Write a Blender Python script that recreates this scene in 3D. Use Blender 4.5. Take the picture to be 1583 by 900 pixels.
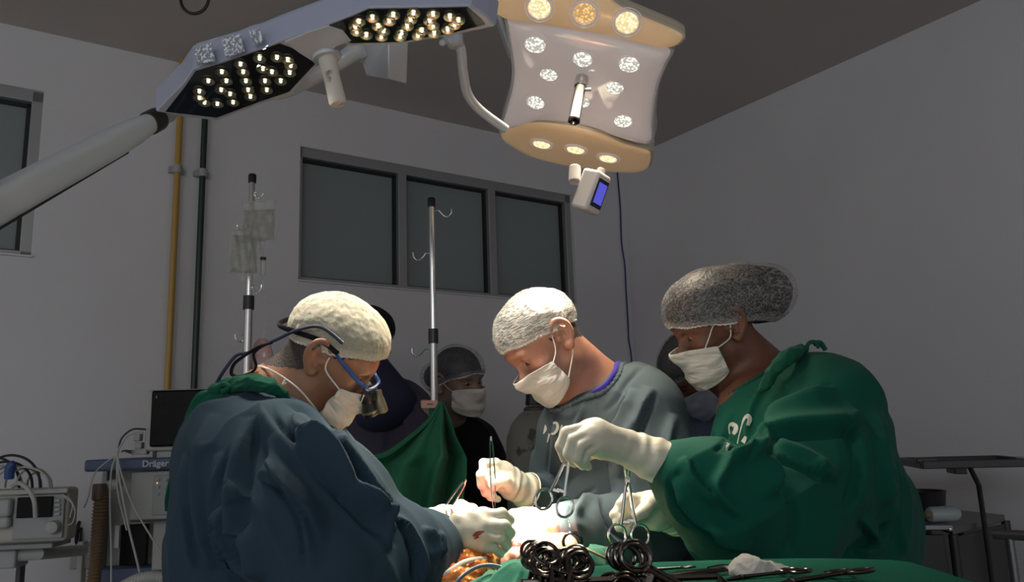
import bpy, math, random
import numpy as np
from mathutils import Matrix, Vector, bvhtree
for o in list(bpy.data.objects): bpy.data.objects.remove(o)
SC = bpy.context.scene
COL = SC.collection
A = lambda *v: np.array(v, dtype=float)
def nz(v):
    v = np.asarray(v, float); return v/np.linalg.norm(v)
# ---------------------------------------------------------------- camera
FPX = 1228.0; PIT = 0.1833; ROL = -0.0325; CAM = A(0, 0, 1.3)
cF = A(0, math.cos(PIT), math.sin(PIT)); _U = A(0, -math.sin(PIT), math.cos(PIT)); _R = A(1, 0, 0)
cR = math.cos(ROL)*_R+math.sin(ROL)*_U; cU = -math.sin(ROL)*_R+math.cos(ROL)*_U
cd = bpy.data.cameras.new('camera'); cam = bpy.data.objects.new('camera', cd); COL.objects.link(cam)
cd.sensor_width = 36; cd.lens = FPX/1583*36; cd.clip_start = .02; cd.clip_end = 60
cam.matrix_world = Matrix(((cR[0], cU[0], -cF[0], CAM[0]), (cR[1], cU[1], -cF[1], CAM[1]), (cR[2], cU[2], -cF[2], CAM[2]), (0, 0, 0, 1)))
SC.camera = cam
def ray(px, py): return cF+cR*(px-791.5)/FPX-cU*(py-450)/FPX
def P(px, py, d): return CAM+ray(px, py)*d
def Pz(px, py, z):
    r = ray(px, py); return CAM+r*((z-CAM[2])/r[2])
def Ppl(px, py, c, n):
    r = ray(px, py); return CAM+r*(np.dot(np.asarray(c)-CAM, n)/np.dot(r, n))
def proj(V):
    q = np.asarray(V)-CAM; d = q@cF
    return 791.5+FPX*(q@cR)/d, 450-FPX*(q@cU)/d, d
# ---------------------------------------------------------------- light
SC.view_settings.view_transform = 'Standard'; SC.view_settings.look = 'None'
SC.view_settings.exposure = 0.0; SC.view_settings.gamma = 1; SC.view_settings.use_curve_mapping = False
W = bpy.data.worlds.new('world'); SC.world = W; W.use_nodes = True
W.node_tree.nodes['Background'].inputs[0].default_value = (.97, .97, 1.0, 1)
W.node_tree.nodes['Background'].inputs[1].default_value = .56
FIELD = P(775, 820, 1.46)
LAMP_L = 4.5; LAMP_R = 4.5; LAMP_C = 9.5      # watts of the two surgical lamps
def area(name, loc, target, size, power, col, parent=None, sy=None):
    l = bpy.data.lights.new(name, 'AREA'); l.size = size; l.energy = power; l.color = col
    if sy: l.shape = 'RECTANGLE'; l.size_y = sy
    o = bpy.data.objects.new(name, l); COL.objects.link(o)
    d = Vector(nz(np.asarray(target)-loc)); o.location = loc; o.rotation_euler = d.to_track_quat('-Z', 'Y').to_euler(); return o
# added fill lamp, unseen behind the camera, that brightens the walls and the room
area('added_fill_light', A(-.6, -2.6, 2.6), A(.2, 3.6, 2.2), 1.6, 23, (.86, .94, 1.0), sy=1.2)
# ---------------------------------------------------------------- mesh helpers
ROOT = {}
def link(o): COL.objects.link(o); return o
def tagp(o, label=None, cat=None, group=None, kind=None):
    if label: o['label'] = label
    if cat: o['category'] = cat
    if group: o['group'] = group
    if kind: o['kind'] = kind
    return o
def thing(name, loc, label, cat, group=None):
    o = bpy.data.objects.new(name, None); link(o); o.location = loc; o.empty_display_size = .05
    ROOT[o.name] = np.array(loc, float); tagp(o, label, cat, group); return o
def mk(name, V, Fc, mat, parent=None, smooth=True, label=None, cat=None, group=None, kind=None, bevel=0, sub=0, solid=0, angle=None, uv=None):
    V = np.asarray(V, float).reshape(-1, 3)
    if parent is not None: off = ROOT[parent.name]
    elif kind == 'structure': off = A(0, 0, 0)
    else: off = A(V[:, 0].mean(), V[:, 1].mean(), V[:, 2].min())
    me = bpy.data.meshes.new(name)
    if isinstance(Fc, np.ndarray):
        nf, k = Fc.shape
        me.vertices.add(len(V)); me.vertices.foreach_set('co', (V-off).astype(np.float32).ravel())
        me.loops.add(nf*k); me.loops.foreach_set('vertex_index', Fc.astype(np.int32).ravel())
        me.polygons.add(nf); me.polygons.foreach_set('loop_start', (np.arange(nf)*k).astype(np.int32))
        me.update(calc_edges=True); me.validate()
    else:
        me.from_pydata([tuple(v) for v in (V-off)], [], [tuple(f) for f in Fc]); me.update()
    if smooth: me.polygons.foreach_set('use_smooth', [True]*len(me.polygons))
    o = bpy.data.objects.new(name, me); link(o)
    if mat is not None:
        for m in (mat if isinstance(mat, (list, tuple)) else [mat]): me.materials.append(m)
    if parent is not None: o.parent = parent
    else: o.location = off
    ROOT[o.name] = off
    if smooth and angle:
        bpy.context.view_layer.objects.active = o
        me.set_sharp_from_angle(angle=math.radians(angle)) if hasattr(me, 'set_sharp_from_angle') else None
    if solid:
        m = o.modifiers.new('s', 'SOLIDIFY'); m.thickness = solid; m.offset = 0
    if bevel:
        m = o.modifiers.new('b', 'BEVEL'); m.width = bevel; m.segments = 3; m.limit_method = 'ANGLE'; m.angle_limit = math.radians(40); m.harden_normals = False
    if sub:
        m = o.modifiers.new('u', 'SUBSURF'); m.levels = sub; m.render_levels = sub
    tagp(o, label, cat, group, kind); return o
def frame(z, x=None):
    z = nz(z)
    if x is None: x = A(1, 0, 0) if abs(z[0]) < .9 else A(0, 1, 0)
    x = np.asarray(x, float); x = nz(x-z*np.dot(x, z)); return x, np.cross(z, x), z
def spline(pts, n=8):
    P_ = [np.asarray(p, float) for p in pts]
    if len(P_) < 3: return np.array(P_)
    Q = [2*P_[0]-P_[1]]+P_+[2*P_[-1]-P_[-2]]; out = []
    for i in range(1, len(Q)-2):
        for t in np.linspace(0, 1, n, endpoint=False):
            a, b, c, d = Q[i-1], Q[i], Q[i+1], Q[i+2]
            out.append(.5*((2*b)+(-a+c)*t+(2*a-5*b+4*c-d)*t*t+(-a+3*b-3*c+d)*t**3))
    out.append(P_[-1]); return np.array(out)
class MB:
    def __init__(s): s.V = []; s.F = []; s.n = 0; s.M = []; s.cm = 0
    def add(s, V, Fc):
        V = np.asarray(V, float).reshape(-1, 3)
        s.V.append(V); s.F += [tuple(i+s.n for i in f) for f in Fc]; s.M += [s.cm]*len(Fc); s.n += len(V); return s
    def box(s, c, h, ax=None):
        ax = np.eye(3) if ax is None else np.array(ax, float); c = np.asarray(c, float)
        V = [c+ax[0]*h[0]*i+ax[1]*h[1]*j+ax[2]*h[2]*k for i in (-1, 1) for j in (-1, 1) for k in (-1, 1)]
        F_ = [(0, 1, 3, 2), (4, 6, 7, 5), (0, 4, 5, 1), (2, 3, 7, 6), (0, 2, 6, 4), (1, 5, 7, 3)]
        if np.linalg.det(np.array(ax)) < 0: F_ = [f[::-1] for f in F_]
        return s.add(V, F_)
    def tube(s, pts, r, n=10, sm=0, closed=False, cap=True, ex=None, xd=None):
        pts = np.array([np.asarray(p, float) for p in pts])
        rr = np.array([r]*len(pts), float) if np.isscalar(r) else np.array(r, float)
        if sm:
            q = spline(pts, sm); rr = np.interp(np.linspace(0, len(pts)-1, len(q)), np.arange(len(pts)), rr); pts = q
        m = len(pts)
        if closed: T = np.roll(pts, -1, 0)-np.roll(pts, 1, 0)
        else: T = np.gradient(pts, axis=0)
        T /= np.linalg.norm(T, axis=1)[:, None]+1e-12
        x, y, _ = frame(T[0], xd); V = []
        ang = np.arange(n)*2*math.pi/n; ey = 1 if ex is None else ex
        for i in range(m):
            x = nz(x-T[i]*np.dot(x, T[i])); y = np.cross(T[i], x)
            V.append(pts[i]+rr[i]*(np.cos(ang)[:, None]*x+ey*np.sin(ang)[:, None]*y))
        V = np.concatenate(V); Fc = []
        for i in range(m if closed else m-1):
            for j in range(n):
                a = i*n+j; b = i*n+(j+1) % n; i2 = (i+1) % m
                Fc.append((a, b, i2*n+(j+1) % n, i2*n+j))
        if cap and not closed:
            Fc.append(tuple(range(n))[::-1]); Fc.append(tuple((m-1)*n+j for j in range(n)))
        return s.add(V, Fc)
    def lathe(s, prof, c, ax, n=24, x=None, sq=(1, 1)):
        X, Y, Z = frame(ax, x); c = np.asarray(c, float); V = []; ang = np.arange(n)*2*math.pi/n
        for (r, h) in prof: V.append(c+Z*h+r*(np.cos(ang)[:, None]*X*sq[0]+np.sin(ang)[:, None]*Y*sq[1]))
        V = np.concatenate(V); Fc = []; m = len(prof)
        for i in range(m-1):
            for j in range(n): Fc.append((i*n+j, i*n+(j+1) % n, (i+1)*n+(j+1) % n, (i+1)*n+j))
        Fc.append(tuple(range(n))[::-1]); Fc.append(tuple((m-1)*n+j for j in range(n)))
        return s.add(V, Fc)
    def prism(s, poly, vec):
        poly = np.asarray(poly, float); n = len(poly); vec = np.asarray(vec, float)
        nr = np.zeros(3)
        for i in range(n): nr += np.cross(poly[i], poly[(i+1) % n])
        if np.dot(nr, vec) < 0: poly = poly[::-1]
        V = np.concatenate([poly, poly+vec]); Fc = [tuple(range(n))[::-1], tuple(range(n, 2*n))]
        for i in range(n): j = (i+1) % n; Fc.append((i, j, n+j, n+i))
        return s.add(V, Fc)
    def ring(s, c, ax, R, r, n=32, m=8, ey=1, x=None):
        X, Y, Z = frame(ax, x); a = np.arange(n)*2*math.pi/n
        return s.tube([np.asarray(c)+R*(math.cos(t)*X+ey*math.sin(t)*Y) for t in a], r, m, closed=True)
    def ball(s, c, r, ax=None, n=12):
        ax = np.eye(3) if ax is None else np.array(ax); r = (r, r, r) if np.isscalar(r) else r
        V = []; Fc = []
        for i in range(n+1):
            ph = math.pi*i/n
            for j in range(2*n):
                t = math.pi*j/n; V.append(np.asarray(c)+ax[0]*r[0]*math.sin(ph)*math.cos(t)+ax[1]*r[1]*math.sin(ph)*math.sin(t)+ax[2]*r[2]*math.cos(ph))
        for i in range(n):
            for j in range(2*n): a = i*2*n+j; b = i*2*n+(j+1) % (2*n); Fc.append((a, a+2*n, b+2*n, b))
        return s.add(V, Fc)
    def build(s, name, mat, parent=None, smooth=True, angle=35, **k):
        o = mk(name, np.concatenate(s.V), s.F, mat, parent, smooth, angle=angle if smooth else None, **k)
        if any(s.M): o.data.polygons.foreach_set('material_index', s.M)
        return o
def polyround(poly, r, n=5):
    poly = [np.asarray(p, float) for p in poly]; out = []; m = len(poly)
    for i in range(m):
        p, a, b = poly[i], poly[i-1], poly[(i+1) % m]
        la = min(r, np.linalg.norm(a-p)*.45); lb = min(r, np.linalg.norm(b-p)*.45)
        s_, e_ = p+nz(a-p)*la, p+nz(b-p)*lb
        for t in np.linspace(0, 1, n): out.append((1-t)**2*s_+2*t*(1-t)*p+t*t*e_)
    return out
# ---------------------------------------------------------------- materials
def mat(name, col, rough=.6, metal=0, **k):
    m = bpy.data.materials.new(name); m.use_nodes = True; nt = m.node_tree; b = nt.nodes['Principled BSDF']
    b.inputs['Base Color'].default_value = (*col, 1); b.inputs['Roughness'].default_value = rough; b.inputs['Metallic'].default_value = metal
    if 'trans' in k: b.inputs['Transmission Weight'].default_value = k['trans']
    if 'sss' in k:
        b.inputs['Subsurface Weight'].default_value = k['sss']; b.inputs['Subsurface Radius'].default_value = k.get('sr', (1, .35, .2)); b.inputs['Subsurface Scale'].default_value = k.get('ss', .01)
    if 'coat' in k: b.inputs['Coat Weight'].default_value = k['coat']
    if 'spec' in k: b.inputs['Specular IOR Level'].default_value = k['spec']
    if 'sheen' in k: b.inputs['Sheen Weight'].default_value = k['sheen']
    if 'emit' in k: b.inputs['Emission Color'].default_value = (*k['emit'], 1); b.inputs['Emission Strength'].default_value = k.get('es', 1)
    if 'alpha' in k: b.inputs['Alpha'].default_value = k['alpha']
    tc = nt.nodes.new('ShaderNodeTexCoord')
    if 'var' in k:      # mottled colour: (scale, second colour, contrast lo, hi)
        sc, c2, lo, hi = k['var']; n = nt.nodes.new('ShaderNodeTexNoise'); n.inputs['Scale'].default_value = sc; n.inputs['Detail'].default_value = 6
        nt.links.new(tc.outputs['Object'], n.inputs['Vector']); r = nt.nodes.new('ShaderNodeMapRange'); r.inputs[1].default_value = lo; r.inputs[2].default_value = hi
        nt.links.new(n.outputs['Fac'], r.inputs[0]); mx = nt.nodes.new('ShaderNodeMix'); mx.data_type = 'RGBA'
        mx.inputs[6].default_value = (*col, 1); mx.inputs[7].default_value = (*c2, 1); nt.links.new(r.outputs[0], mx.inputs[0]); nt.links.new(mx.outputs[2], b.inputs['Base Color'])
    if 'bump' in k:     # list of (scale, distance, strength)
        prev = None
        for sc, dist, st in k['bump']:
            n = nt.nodes.new('ShaderNodeTexNoise'); n.inputs['Scale'].default_value = sc; n.inputs['Detail'].default_value = 4
            nt.links.new(tc.outputs['Object'], n.inputs['Vector']); bp = nt.nodes.new('ShaderNodeBump'); bp.inputs['Distance'].default_value = dist; bp.inputs['Strength'].default_value = st
            nt.links.new(n.outputs['Fac'], bp.inputs['Height'])
            if prev: nt.links.new(prev.outputs[0], bp.inputs['Normal'])
            prev = bp
        nt.links.new(prev.outputs[0], b.inputs['Normal'])
    return m
def s2l(r, g, b): return tuple(((c/255+.055)/1.055)**2.4 if c > 10 else c/255/12.92 for c in (r, g, b))
M = {}
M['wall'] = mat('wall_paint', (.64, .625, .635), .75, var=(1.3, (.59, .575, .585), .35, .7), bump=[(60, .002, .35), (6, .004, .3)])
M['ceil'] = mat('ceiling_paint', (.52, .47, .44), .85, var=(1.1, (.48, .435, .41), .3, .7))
M['floor'] = mat('floor_vinyl', (.32, .33, .33), .45, var=(9, (.27, .28, .28), .4, .6))
M['alu'] = mat('grey_aluminium', (.36, .36, .36), .45, .6)
M['frost'] = mat('frosted_pane', (.22, .25, .245), .3, 0, spec=.5)
M['blackrub'] = mat('black_rubber', (.008, .008, .009), .5)
M['blackpl'] = mat('black_plastic', (.012, .012, .013), .35)
M['steel'] = mat('brushed_steel', (.55, .54, .52), .28, 1.0)
M['chrome'] = mat('chrome', (.78, .77, .75), .1, 1.0)
M['lampwhite'] = mat('lamp_enamel', (.52, .53, .56), .3, coat=.4)
M['lampgrey'] = mat('lamp_housing_grey', (.42, .45, .58), .32, 0, coat=.5, bump=[(160, .002, .35)])
M['lampblack'] = mat('lamp_glass_black', (.012, .013, .014), .06, 0, coat=.6)
M['armwhite'] = mat('arm_enamel', (.60, .64, .66), .35, coat=.3)
M['cream'] = mat('cream_shell', (.62, .53, .40), .3, coat=.4)
M['petal'] = mat('petal_face', (.85, .60, .36), .35, coat=.5, emit=(1, .62, .32), es=.16)
M['clearface'] = mat('lamp_face_glass', (.66, .58, .57), .12, coat=.7, emit=(1, .86, .84), es=.15, bump=[(7, .004, .3)])
M['yellowpipe'] = mat('yellow_pipe_paint', (.42, .25, .05), .4)
M['greenpipe'] = mat('green_pipe_paint', (.012, .03, .022), .4)
M['darkpl'] = mat('dark_grey_plastic', (.05, .05, .05), .5)
M['grey'] = mat('grey_plastic', (.35, .35, .34), .5)
# ================================================================= room
AL = math.radians(55.6); WU = A(math.sin(AL), math.cos(AL), 0); WN = A(WU[1], -WU[0], 0)   # along back wall / out of it
RU = A(WU[1], -WU[0], 0)           # along right wall, towards the camera side
CEIL = 2.9
CORN = Pz(962, 249, CEIL); CORN[2] = 0
def Bw(px, py, off=0.0):           # point on the back wall (or off metres in front of it)
    return Ppl(px, py, CORN+WN*off, WN)
RN = -WU
def rect(a, b, c, d): return [a, b, c, d]
def slab(name, poly, vec, m, **k): return MB().prism(poly, vec).build(name, m, kind='structure', smooth=False, **k)
UP = A(0, 0, 1)
L0 = CORN-WU*6.2
# window openings in wall coordinates (distance s from the corner along -WU, height z)
def wc(p): return -np.dot(p-CORN, WU), p[2]
def wpt(s, z, off=0.0): return CORN-WU*s+UP*z+WN*off
def wopen(tl, tr, bl, br):
    s0 = (wc(Bw(*tl))[0]+wc(Bw(*bl))[0])/2; s1 = (wc(Bw(*tr))[0]+wc(Bw(*br))[0])/2
    z1 = (wc(Bw(*tl))[1]+wc(Bw(*tr))[1])/2; z0 = (wc(Bw(*bl))[1]+wc(Bw(*br))[1])/2
    return max(s0, s1), min(s0, s1), z0, z1
w2 = wopen((462, 222), (886, 303), (461, 434), (892, 472))
w1r = wc(Bw(70, 145))[0]; w1 = (w1r+1.25, w1r, wc(Bw(46, 398))[1], wc(Bw(72, 141))[1])
mb = MB(); T = .16
def wseg(s0, s1, z0, z1):          # wall segment as a slab with thickness behind the face
    mb.prism([wpt(s0, z0), wpt(s1, z0), wpt(s1, z1), wpt(s0, z1)], -WN*T)
wseg(6.2, w1[0], 0, CEIL); wseg(w1[0], w1[1], 0, w1[2]); wseg(w1[0], w1[1], w1[3], CEIL); wseg(w1[1], w2[0], 0, CEIL)
wseg(w2[0], w2[1], 0, w2[2]); wseg(w2[0], w2[1], w2[3], CEIL); wseg(w2[1], -.16, 0, CEIL)
mb.build('wall_back', M['wall'], kind='structure', smooth=False)
slab('wall_right', [CORN, CORN+RU*7.5, CORN+RU*7.5+UP*CEIL, CORN+UP*CEIL], WU*.16, M['wall'])
far = [L0-WN*.2, CORN-WN*.2+WU*.2, CORN+RU*7.5+WU*.2, L0+WN*7.5]
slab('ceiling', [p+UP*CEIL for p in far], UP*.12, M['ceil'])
slab('floor', far, -UP*.1, M['floor'])
def window(n, w, divs):
    s0, s1, z0, z1 = w; root = thing('window_%d' % n, wpt((s0+s1)/2, z0), None, None)
    root['kind'] = 'structure'
    f = MB(); b = .045; e = .055
    def bar(a0, a1, h0, h1, d0, d1, q):
        q.prism([wpt(a0, h0, d0), wpt(a1, h0, d0), wpt(a1, h1, d0), wpt(a0, h1, d0)], WN*(d1-d0))
    bar(s0, s1, z1-b, z1, -.09, -.02, f); bar(s0, s1, z0, z0+b*.6, -.09, -.02, f)
    bar(s0, s0-b*.5, z0, z1, -.09, -.02, f); bar(s1+b*.9, s1, z0, z1, -.09, -.02, f)
    for d in divs: bar(d+.022, d-.022, z0, z1, -.088, -.022, f)
    f.build('frame', M['alu'], root, smooth=False, bevel=.003)
    ed = [s0-b*.5]+[x for d in divs for x in (d+.022, d-.022)]+[s1+b*.9]
    for i in range(0, len(ed), 2):
        a0, a1 = ed[i], ed[i+1]; p = MB(); bar(a0-.008, a1+.008, z0+b*.6+.008, z1-b-.008, -.075, -.068, p); p.build('pane', M['frost'], root, smooth=False)
        g = MB(); y0, y1 = z0+b*.6, z1-b
        bar(a0, a1, y0, y0+.008, -.085, -.05, g); bar(a0, a1, y1-.012, y1, -.085, -.05, g); bar(a0, a0-.008, y0, y1, -.085, -.05, g); bar(a1+.014, a1, y0, y1, -.085, -.05, g)
        g.build('gasket', M['blackrub'], root, smooth=False)
    t = MB(); bar(s0, s1, z1-.004, z1+.0, -.16, .0, t); bar(s0, s0-.004, z0, z1, -.16, 0, t); bar(s1+.004, s1, z0, z1, -.16, 0, t); bar(s0+.0, s1-.0, z0, z0+.006, -.16, .012, t)
    t.build('reveal', M['wall'], root, smooth=False)
window(2, w2, [wc(Bw(626, 350))[0], wc(Bw(766, 370))[0]])
window(1, w1, [w1[1]+.62])
# ---- pipes on the back wall
def pipe(pxt, pyt, m, r, label, clamps):
    s = wc(Bw(pxt, pyt))[0]; base = wpt(s, 0.0, .035); t = thing('pipe', base, label, 'pipe', 'painted gas pipes on the back wall')
    MB().tube([wpt(s, .12, .035), wpt(s, CEIL, .035)], r, 14).build('pipe_run', m, t)
    for z in clamps:
        q = MB(); q.tube([wpt(s, z-.016, .035), wpt(s, z+.016, .035)], r+.005, 14); q.box(wpt(s, z, .012), (.03, .012, .012), (WU, WN, UP)); q.build('clamp', M['grey'], t)
zc = Bw(268, 265)[2]
pipe(270, 300, M['yellowpipe'], .0125, 'yellow painted pipe running up the back wall, left one of the pair', [zc, zc-1.25, .4])
pipe(309, 300, M['greenpipe'], .0125, 'dark green painted pipe running up the back wall, right one of the pair', [zc, zc-1.25, .4])
# ---- blue cable near the corner
pts = [Bw(x, y, .008) for x, y in [(953, 246), (955, 275), (959, 320), (961, 375), (966, 410), (968, 450), (971, 500), (972, 525), (976, 550), (979, 600)]]
MB().tube(pts, .0042, 8, sm=4).build('cable', mat('blue_cable', (.02, .03, .12), .4), label='thin blue cable hanging down beside the room corner', cat='cable')
# ---- black cable loop hanging from the ceiling
c = P(301, -2, 2.05); top = A(c[0], c[1], CEIL)
a = np.linspace(-.42*math.pi, 1.42*math.pi, 26); X, Y = cR, UP
lp = [top+A(.004, 0, -.0)]+[c+Y*.32-X*.01, c+Y*.12-X*.012]+[c+X*.036*math.cos(t-.5*math.pi+.0)*1.0+Y*(.042*math.sin(t-.5*math.pi)) for t in np.linspace(math.pi*.95, 3.0*math.pi, 22)]
MB().tube(lp, .0042, 8, sm=3).build('cable_loop', M['blackrub'], label='black cable hanging from the ceiling in a loop', cat='cable')
# ================================================================= left surgical lamp
MB_LED = {}
def emis(name, col, st, dark=None, sc=30):
    m = bpy.data.materials.new(name); m.use_nodes = True; nt = m.node_tree; nt.nodes.remove(nt.nodes['Principled BSDF'])
    e = nt.nodes.new('ShaderNodeEmission'); e.inputs[0].default_value = (*col, 1); e.inputs[1].default_value = st
    if dark:
        tc = nt.nodes.new('ShaderNodeTexCoord'); v = nt.nodes.new('ShaderNodeTexVoronoi'); v.inputs['Scale'].default_value = sc
        r = nt.nodes.new('ShaderNodeMapRange'); r.inputs[1].default_value = .1; r.inputs[2].default_value = .6; r.inputs[3].default_value = st; r.inputs[4].default_value = st*dark
        nt.links.new(tc.outputs['Object'], v.inputs['Vector']); nt.links.new(v.outputs['Distance'], r.inputs[0]); nt.links.new(r.outputs[0], e.inputs[1])
    nt.links.new(e.outputs[0], nt.nodes['Material Output'].inputs[0]); return m
M['led'] = emis('led_warm_white', (1, .93, .72), 3.5)
M['ledring'] = mat('led_reflector', (.62, .56, .40), .3, 1)
M['pod_w'] = emis('pod_white', (1, .96, .84), 2.3, .22, 170)
M['pod_o'] = emis('pod_warm', (1, .80, .42), 2.6, .35, 170)
M['pod_o2'] = emis('pod_warm_dim', (1, .62, .25), 1.4, .4, 170)
pA = P(250, 178, 1.72); pC = P(755, 38, 1.55)
nL = nz(np.cross(pC-pA, A(.1, 1, -.22))); nL = nL if nL[2] > 0 else -nL      # up
def QL(x, y, h=0.0): return Ppl(x, y, pA+nL*h, nL)
rootL = thing('surgical_lamp', QL(500, 60), 'grey surgical lamp head with two dark many-diode glass panels on a long white arm', 'surgical lamp', 'surgical lamps over the operating table')
outl = [(243, 172), (262, 152), (284, 130), (300, 107), (322, 101), (328, 101), (346, 94), (364, 89), (386, 80), (402, 76), (432, 64), (470, 50), (506, 37), (543, 24), (569, 12), (640, 11), (726, 9), (750, 26), (764, 40), (700, 54), (619, 68), (543, 71), (520, 64), (507, 78), (492, 98), (472, 120), (450, 145), (400, 162), (336, 186), (290, 181)]
ol = [QL(*p) for p in outl]; nn = len(ol); cen = sum(ol)/nn
# housing: flaring side walls then domed top
ring0 = ol; ring1 = [p+nL*.004+(p-cen)*.01 for p in ol]; ring2 = [p+nL*.058+(p-cen)*.035 for p in ol]; ring3 = [p+nL*.066+(p-cen)*(-.01) for p in ol]; ring4 = [cen+(p-cen)*.6+nL*.085 for p in ol]
Vh = np.array(ring0+ring1+ring2+ring3+ring4); Fh = []
for k in range(4):
    for i in range(nn): j = (i+1) % nn; Fh.append((k*nn+i, k*nn+j, (k+1)*nn+j, (k+1)*nn+i))
Fh.append(tuple(range(4*nn, 5*nn)))
o = mk('housing', Vh, Fh, M['lampgrey'], rootL, smooth=False, bevel=.002); 
MB().prism(ol, nL*.003).build('underside', M['lampwhite'], rootL, smooth=False)
M['glintpaint'] = mat('side_window_painted_glints', (.30, .32, .38), .3, .0, var=(170, (.95, .96, 1.0), .50, .56), bump=[(190, .004, 1.0)])  # white speckles on grey paint the facet reflections into the colour
for (x0, x1, f) in ((1, 3, 0), (6, 8, 0), (8, 10, 0)):      # pebbled insets with painted glints on the near side wall
    a0, a1 = ol[x0+2] if False else ring1[x0], ring1[x1]; b0, b1 = ring2[x0], ring2[x1]
insets = [((300, 76), (328, 68), (333, 94), (306, 101)), ((344, 60), (372, 54), (379, 80), (350, 89)), ((386, 48), (402, 45), (409, 64), (393, 70))]
for q in insets:
    c0 = [QL(*q[3], .0), QL(*q[2], .0)]
    # wall plane near the edge between outline points
    mid = QL((q[2][0]+q[3][0])/2, (q[2][1]+q[3][1])/2); ed = nz(QL(432, 64)-QL(300, 107)); wn = nz(np.cross(ed, nL)); wn = wn if np.dot(wn, CAM-mid) > 0 else -wn
    k0 = QL(300, 107)+(-ed*0)+wn*.0125
    pp = [Ppl(*v, k0, nz(wn-nL*.12)) for v in q]
    MB().prism(pp, wn*.003).build('side_window', M['glintpaint'], rootL, smooth=False)
for pg in ([(256, 173), (285, 136), (302, 111), (346, 98), (432, 68), (462, 79), (489, 97), (470, 117), (447, 142), (400, 158), (335, 182), (292, 177)], [(508, 40), (543, 27), (570, 15), (640, 14), (723, 12), (744, 31), (750, 38), (700, 51), (619, 65), (543, 67), (518, 57)]):
    MB().prism([QL(*p, -.002) for p in pg], nL*.004).build('glass_panel', M['lampblack'], rootL, smooth=False)
ledL = [(265, 362), (325, 322), (408, 288), (493, 262), (570, 258), (618, 268), (632, 294), (627, 325), (587, 362), (525, 402), (452, 432), (375, 457), (305, 464), (248, 458), (225, 437), (225, 408), (345, 362), (420, 322), (508, 308), (548, 322), (517, 362), (442, 402), (362, 420), (322, 402), (432, 362),
        (935, 98), (995, 80), (1088, 68), (1178, 60), (1265, 65), (1340, 75), (1378, 92), (1360, 112), (1330, 132), (1270, 150), (1198, 160), (1118, 165), (1035, 165), (968, 157), (925, 142), (918, 120), (1020, 118), (1070, 95), (1165, 88), (1250, 95), (1265, 115), (1215, 137), (1125, 148), (1045, 140), (1150, 118)]
for (x, y) in ledL:
    c = QL(230+x/2.878, y/2.878, -.0045); q = MB(); q.lathe([(.0125, .002), (.0128, -.001), (.011, -.001), (.006, .0015)], c, nL, 16); q.build('reflector', M['ledring'], rootL)
    q = MB(); q.ball(c-nL*.001, (.0032, .0032, .0022), np.array(frame(nL)), 6); q.build('diode', M['led'], rootL)
# hub and handle
hc = QL(499, 66); hd = nz(P(523, 163, 1.58)-P(504, 84, 1.60)); ha = P(500, 66, 1.60)
q = MB(); q.prism([QL(*p, .002) for p in [(440, 62), (475, 47), (508, 37), (530, 44), (543, 60), (520, 68), (505, 82), (490, 96), (462, 78)]], -nL*.006); q.build('hub_plate', M['lampwhite'], rootL, smooth=False, bevel=.001)
q = MB(); q.lathe([(.031, 0), (.031, .008), (.026, .012), (.024, .02), (.0, .02)], ha, hd, 28); q.lathe([(.029, .028), (.030, .031), (.0285, .036), (.02, .036)], ha, hd, 28); q.build('handle_collar', M['lampwhite'], rootL)
ln = np.linalg.norm(P(523, 163, 1.58)-ha)
q = MB(); q.lathe([(.017, .015), (.0185, .03), (.0185, .045), (.0165, ln*.6), (.0175, ln-.006), (.015, ln), (.0, ln)], ha, hd, 28)
q.build('handle', mat('handle_worn', (.60, .55, .48), .5, var=(45, (.22, .17, .12), .58, .68)), rootL)
# rear joint box and connecting arm, far side of the panels
q = MB(); f0 = [P(602, 60, 1.86), P(631, 58, 1.86), P(628, 130, 1.86), P(601, 121, 1.86)]
back = A(-.075, .10, .02)
fr = [P(601, 60, 1.80), P(632, 58, 1.84), P(629, 130, 1.84), P(600, 122, 1.80)]; bk = [P(550, 70, 1.88), P(596, 66, 1.93), P(606, 116, 1.93), P(566, 117, 1.88)]
q.add(fr+bk, [(0, 1, 2, 3), (7, 6, 5, 4), (0, 3, 7, 4), (1, 5, 6, 2), (3, 2, 6, 7), (0, 4, 5, 1)]); q.build('joint_box', M['lampwhite'], rootL, smooth=False, bevel=.004)
q = MB(); q.tube([P(553, 76, 1.86), P(530, 92, 1.85), P(480, 122, 1.84), P(440, 140, 1.80), P(400, 150, 1.78)], [.022, .019, .017, .017, .012], 16, sm=3); q.lathe([(.026, -.01), (.026, .012)], P(553, 78, 1.87), A(.3, -1, 0), 20); q.build('yoke', M['lampwhite'], rootL)
# long arm from the left with its dark swivel collar
aa = P(238, 187, 1.74); ab = P(-60, 345, 1.22); ax_ = nz(aa-ab); n = 26; V = []; Fc = []
prof = [(0, .030, .030), (.12, .045, .036), (.3, .050, .040), (.62, .045, .042), (1, .043, .042)]
ts = np.linspace(0, 1, 14)
X_, Y_, _ = frame(ax_, UP)
for t in ts:
    ry = np.interp(t, [p[0] for p in prof], [.019, .026, .029, .029, .028]); rx = np.interp(t, [p[0] for p in prof], [.019, .020, .022, .022, .022])
    e = np.interp(t, [0, .15, 1], [2, 3.2, 5])
    for k in range(n):
        a_ = 2*math.pi*k/n; c_, s_ = math.cos(a_), math.sin(a_)
        V.append(aa-(aa-ab)*t+X_*ry*np.sign(c_)*abs(c_)**(2/e)+Y_*rx*np.sign(s_)*abs(s_)**(2/e))
for i in range(len(ts)-1):
    for k in range(n): Fc.append((i*n+k, i*n+(k+1) % n, (i+1)*n+(k+1) % n, (i+1)*n+k))
Fc.append(tuple(range(n))[::-1]); Fc.append(tuple((len(ts)-1)*n+k for k in range(n)))
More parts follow.
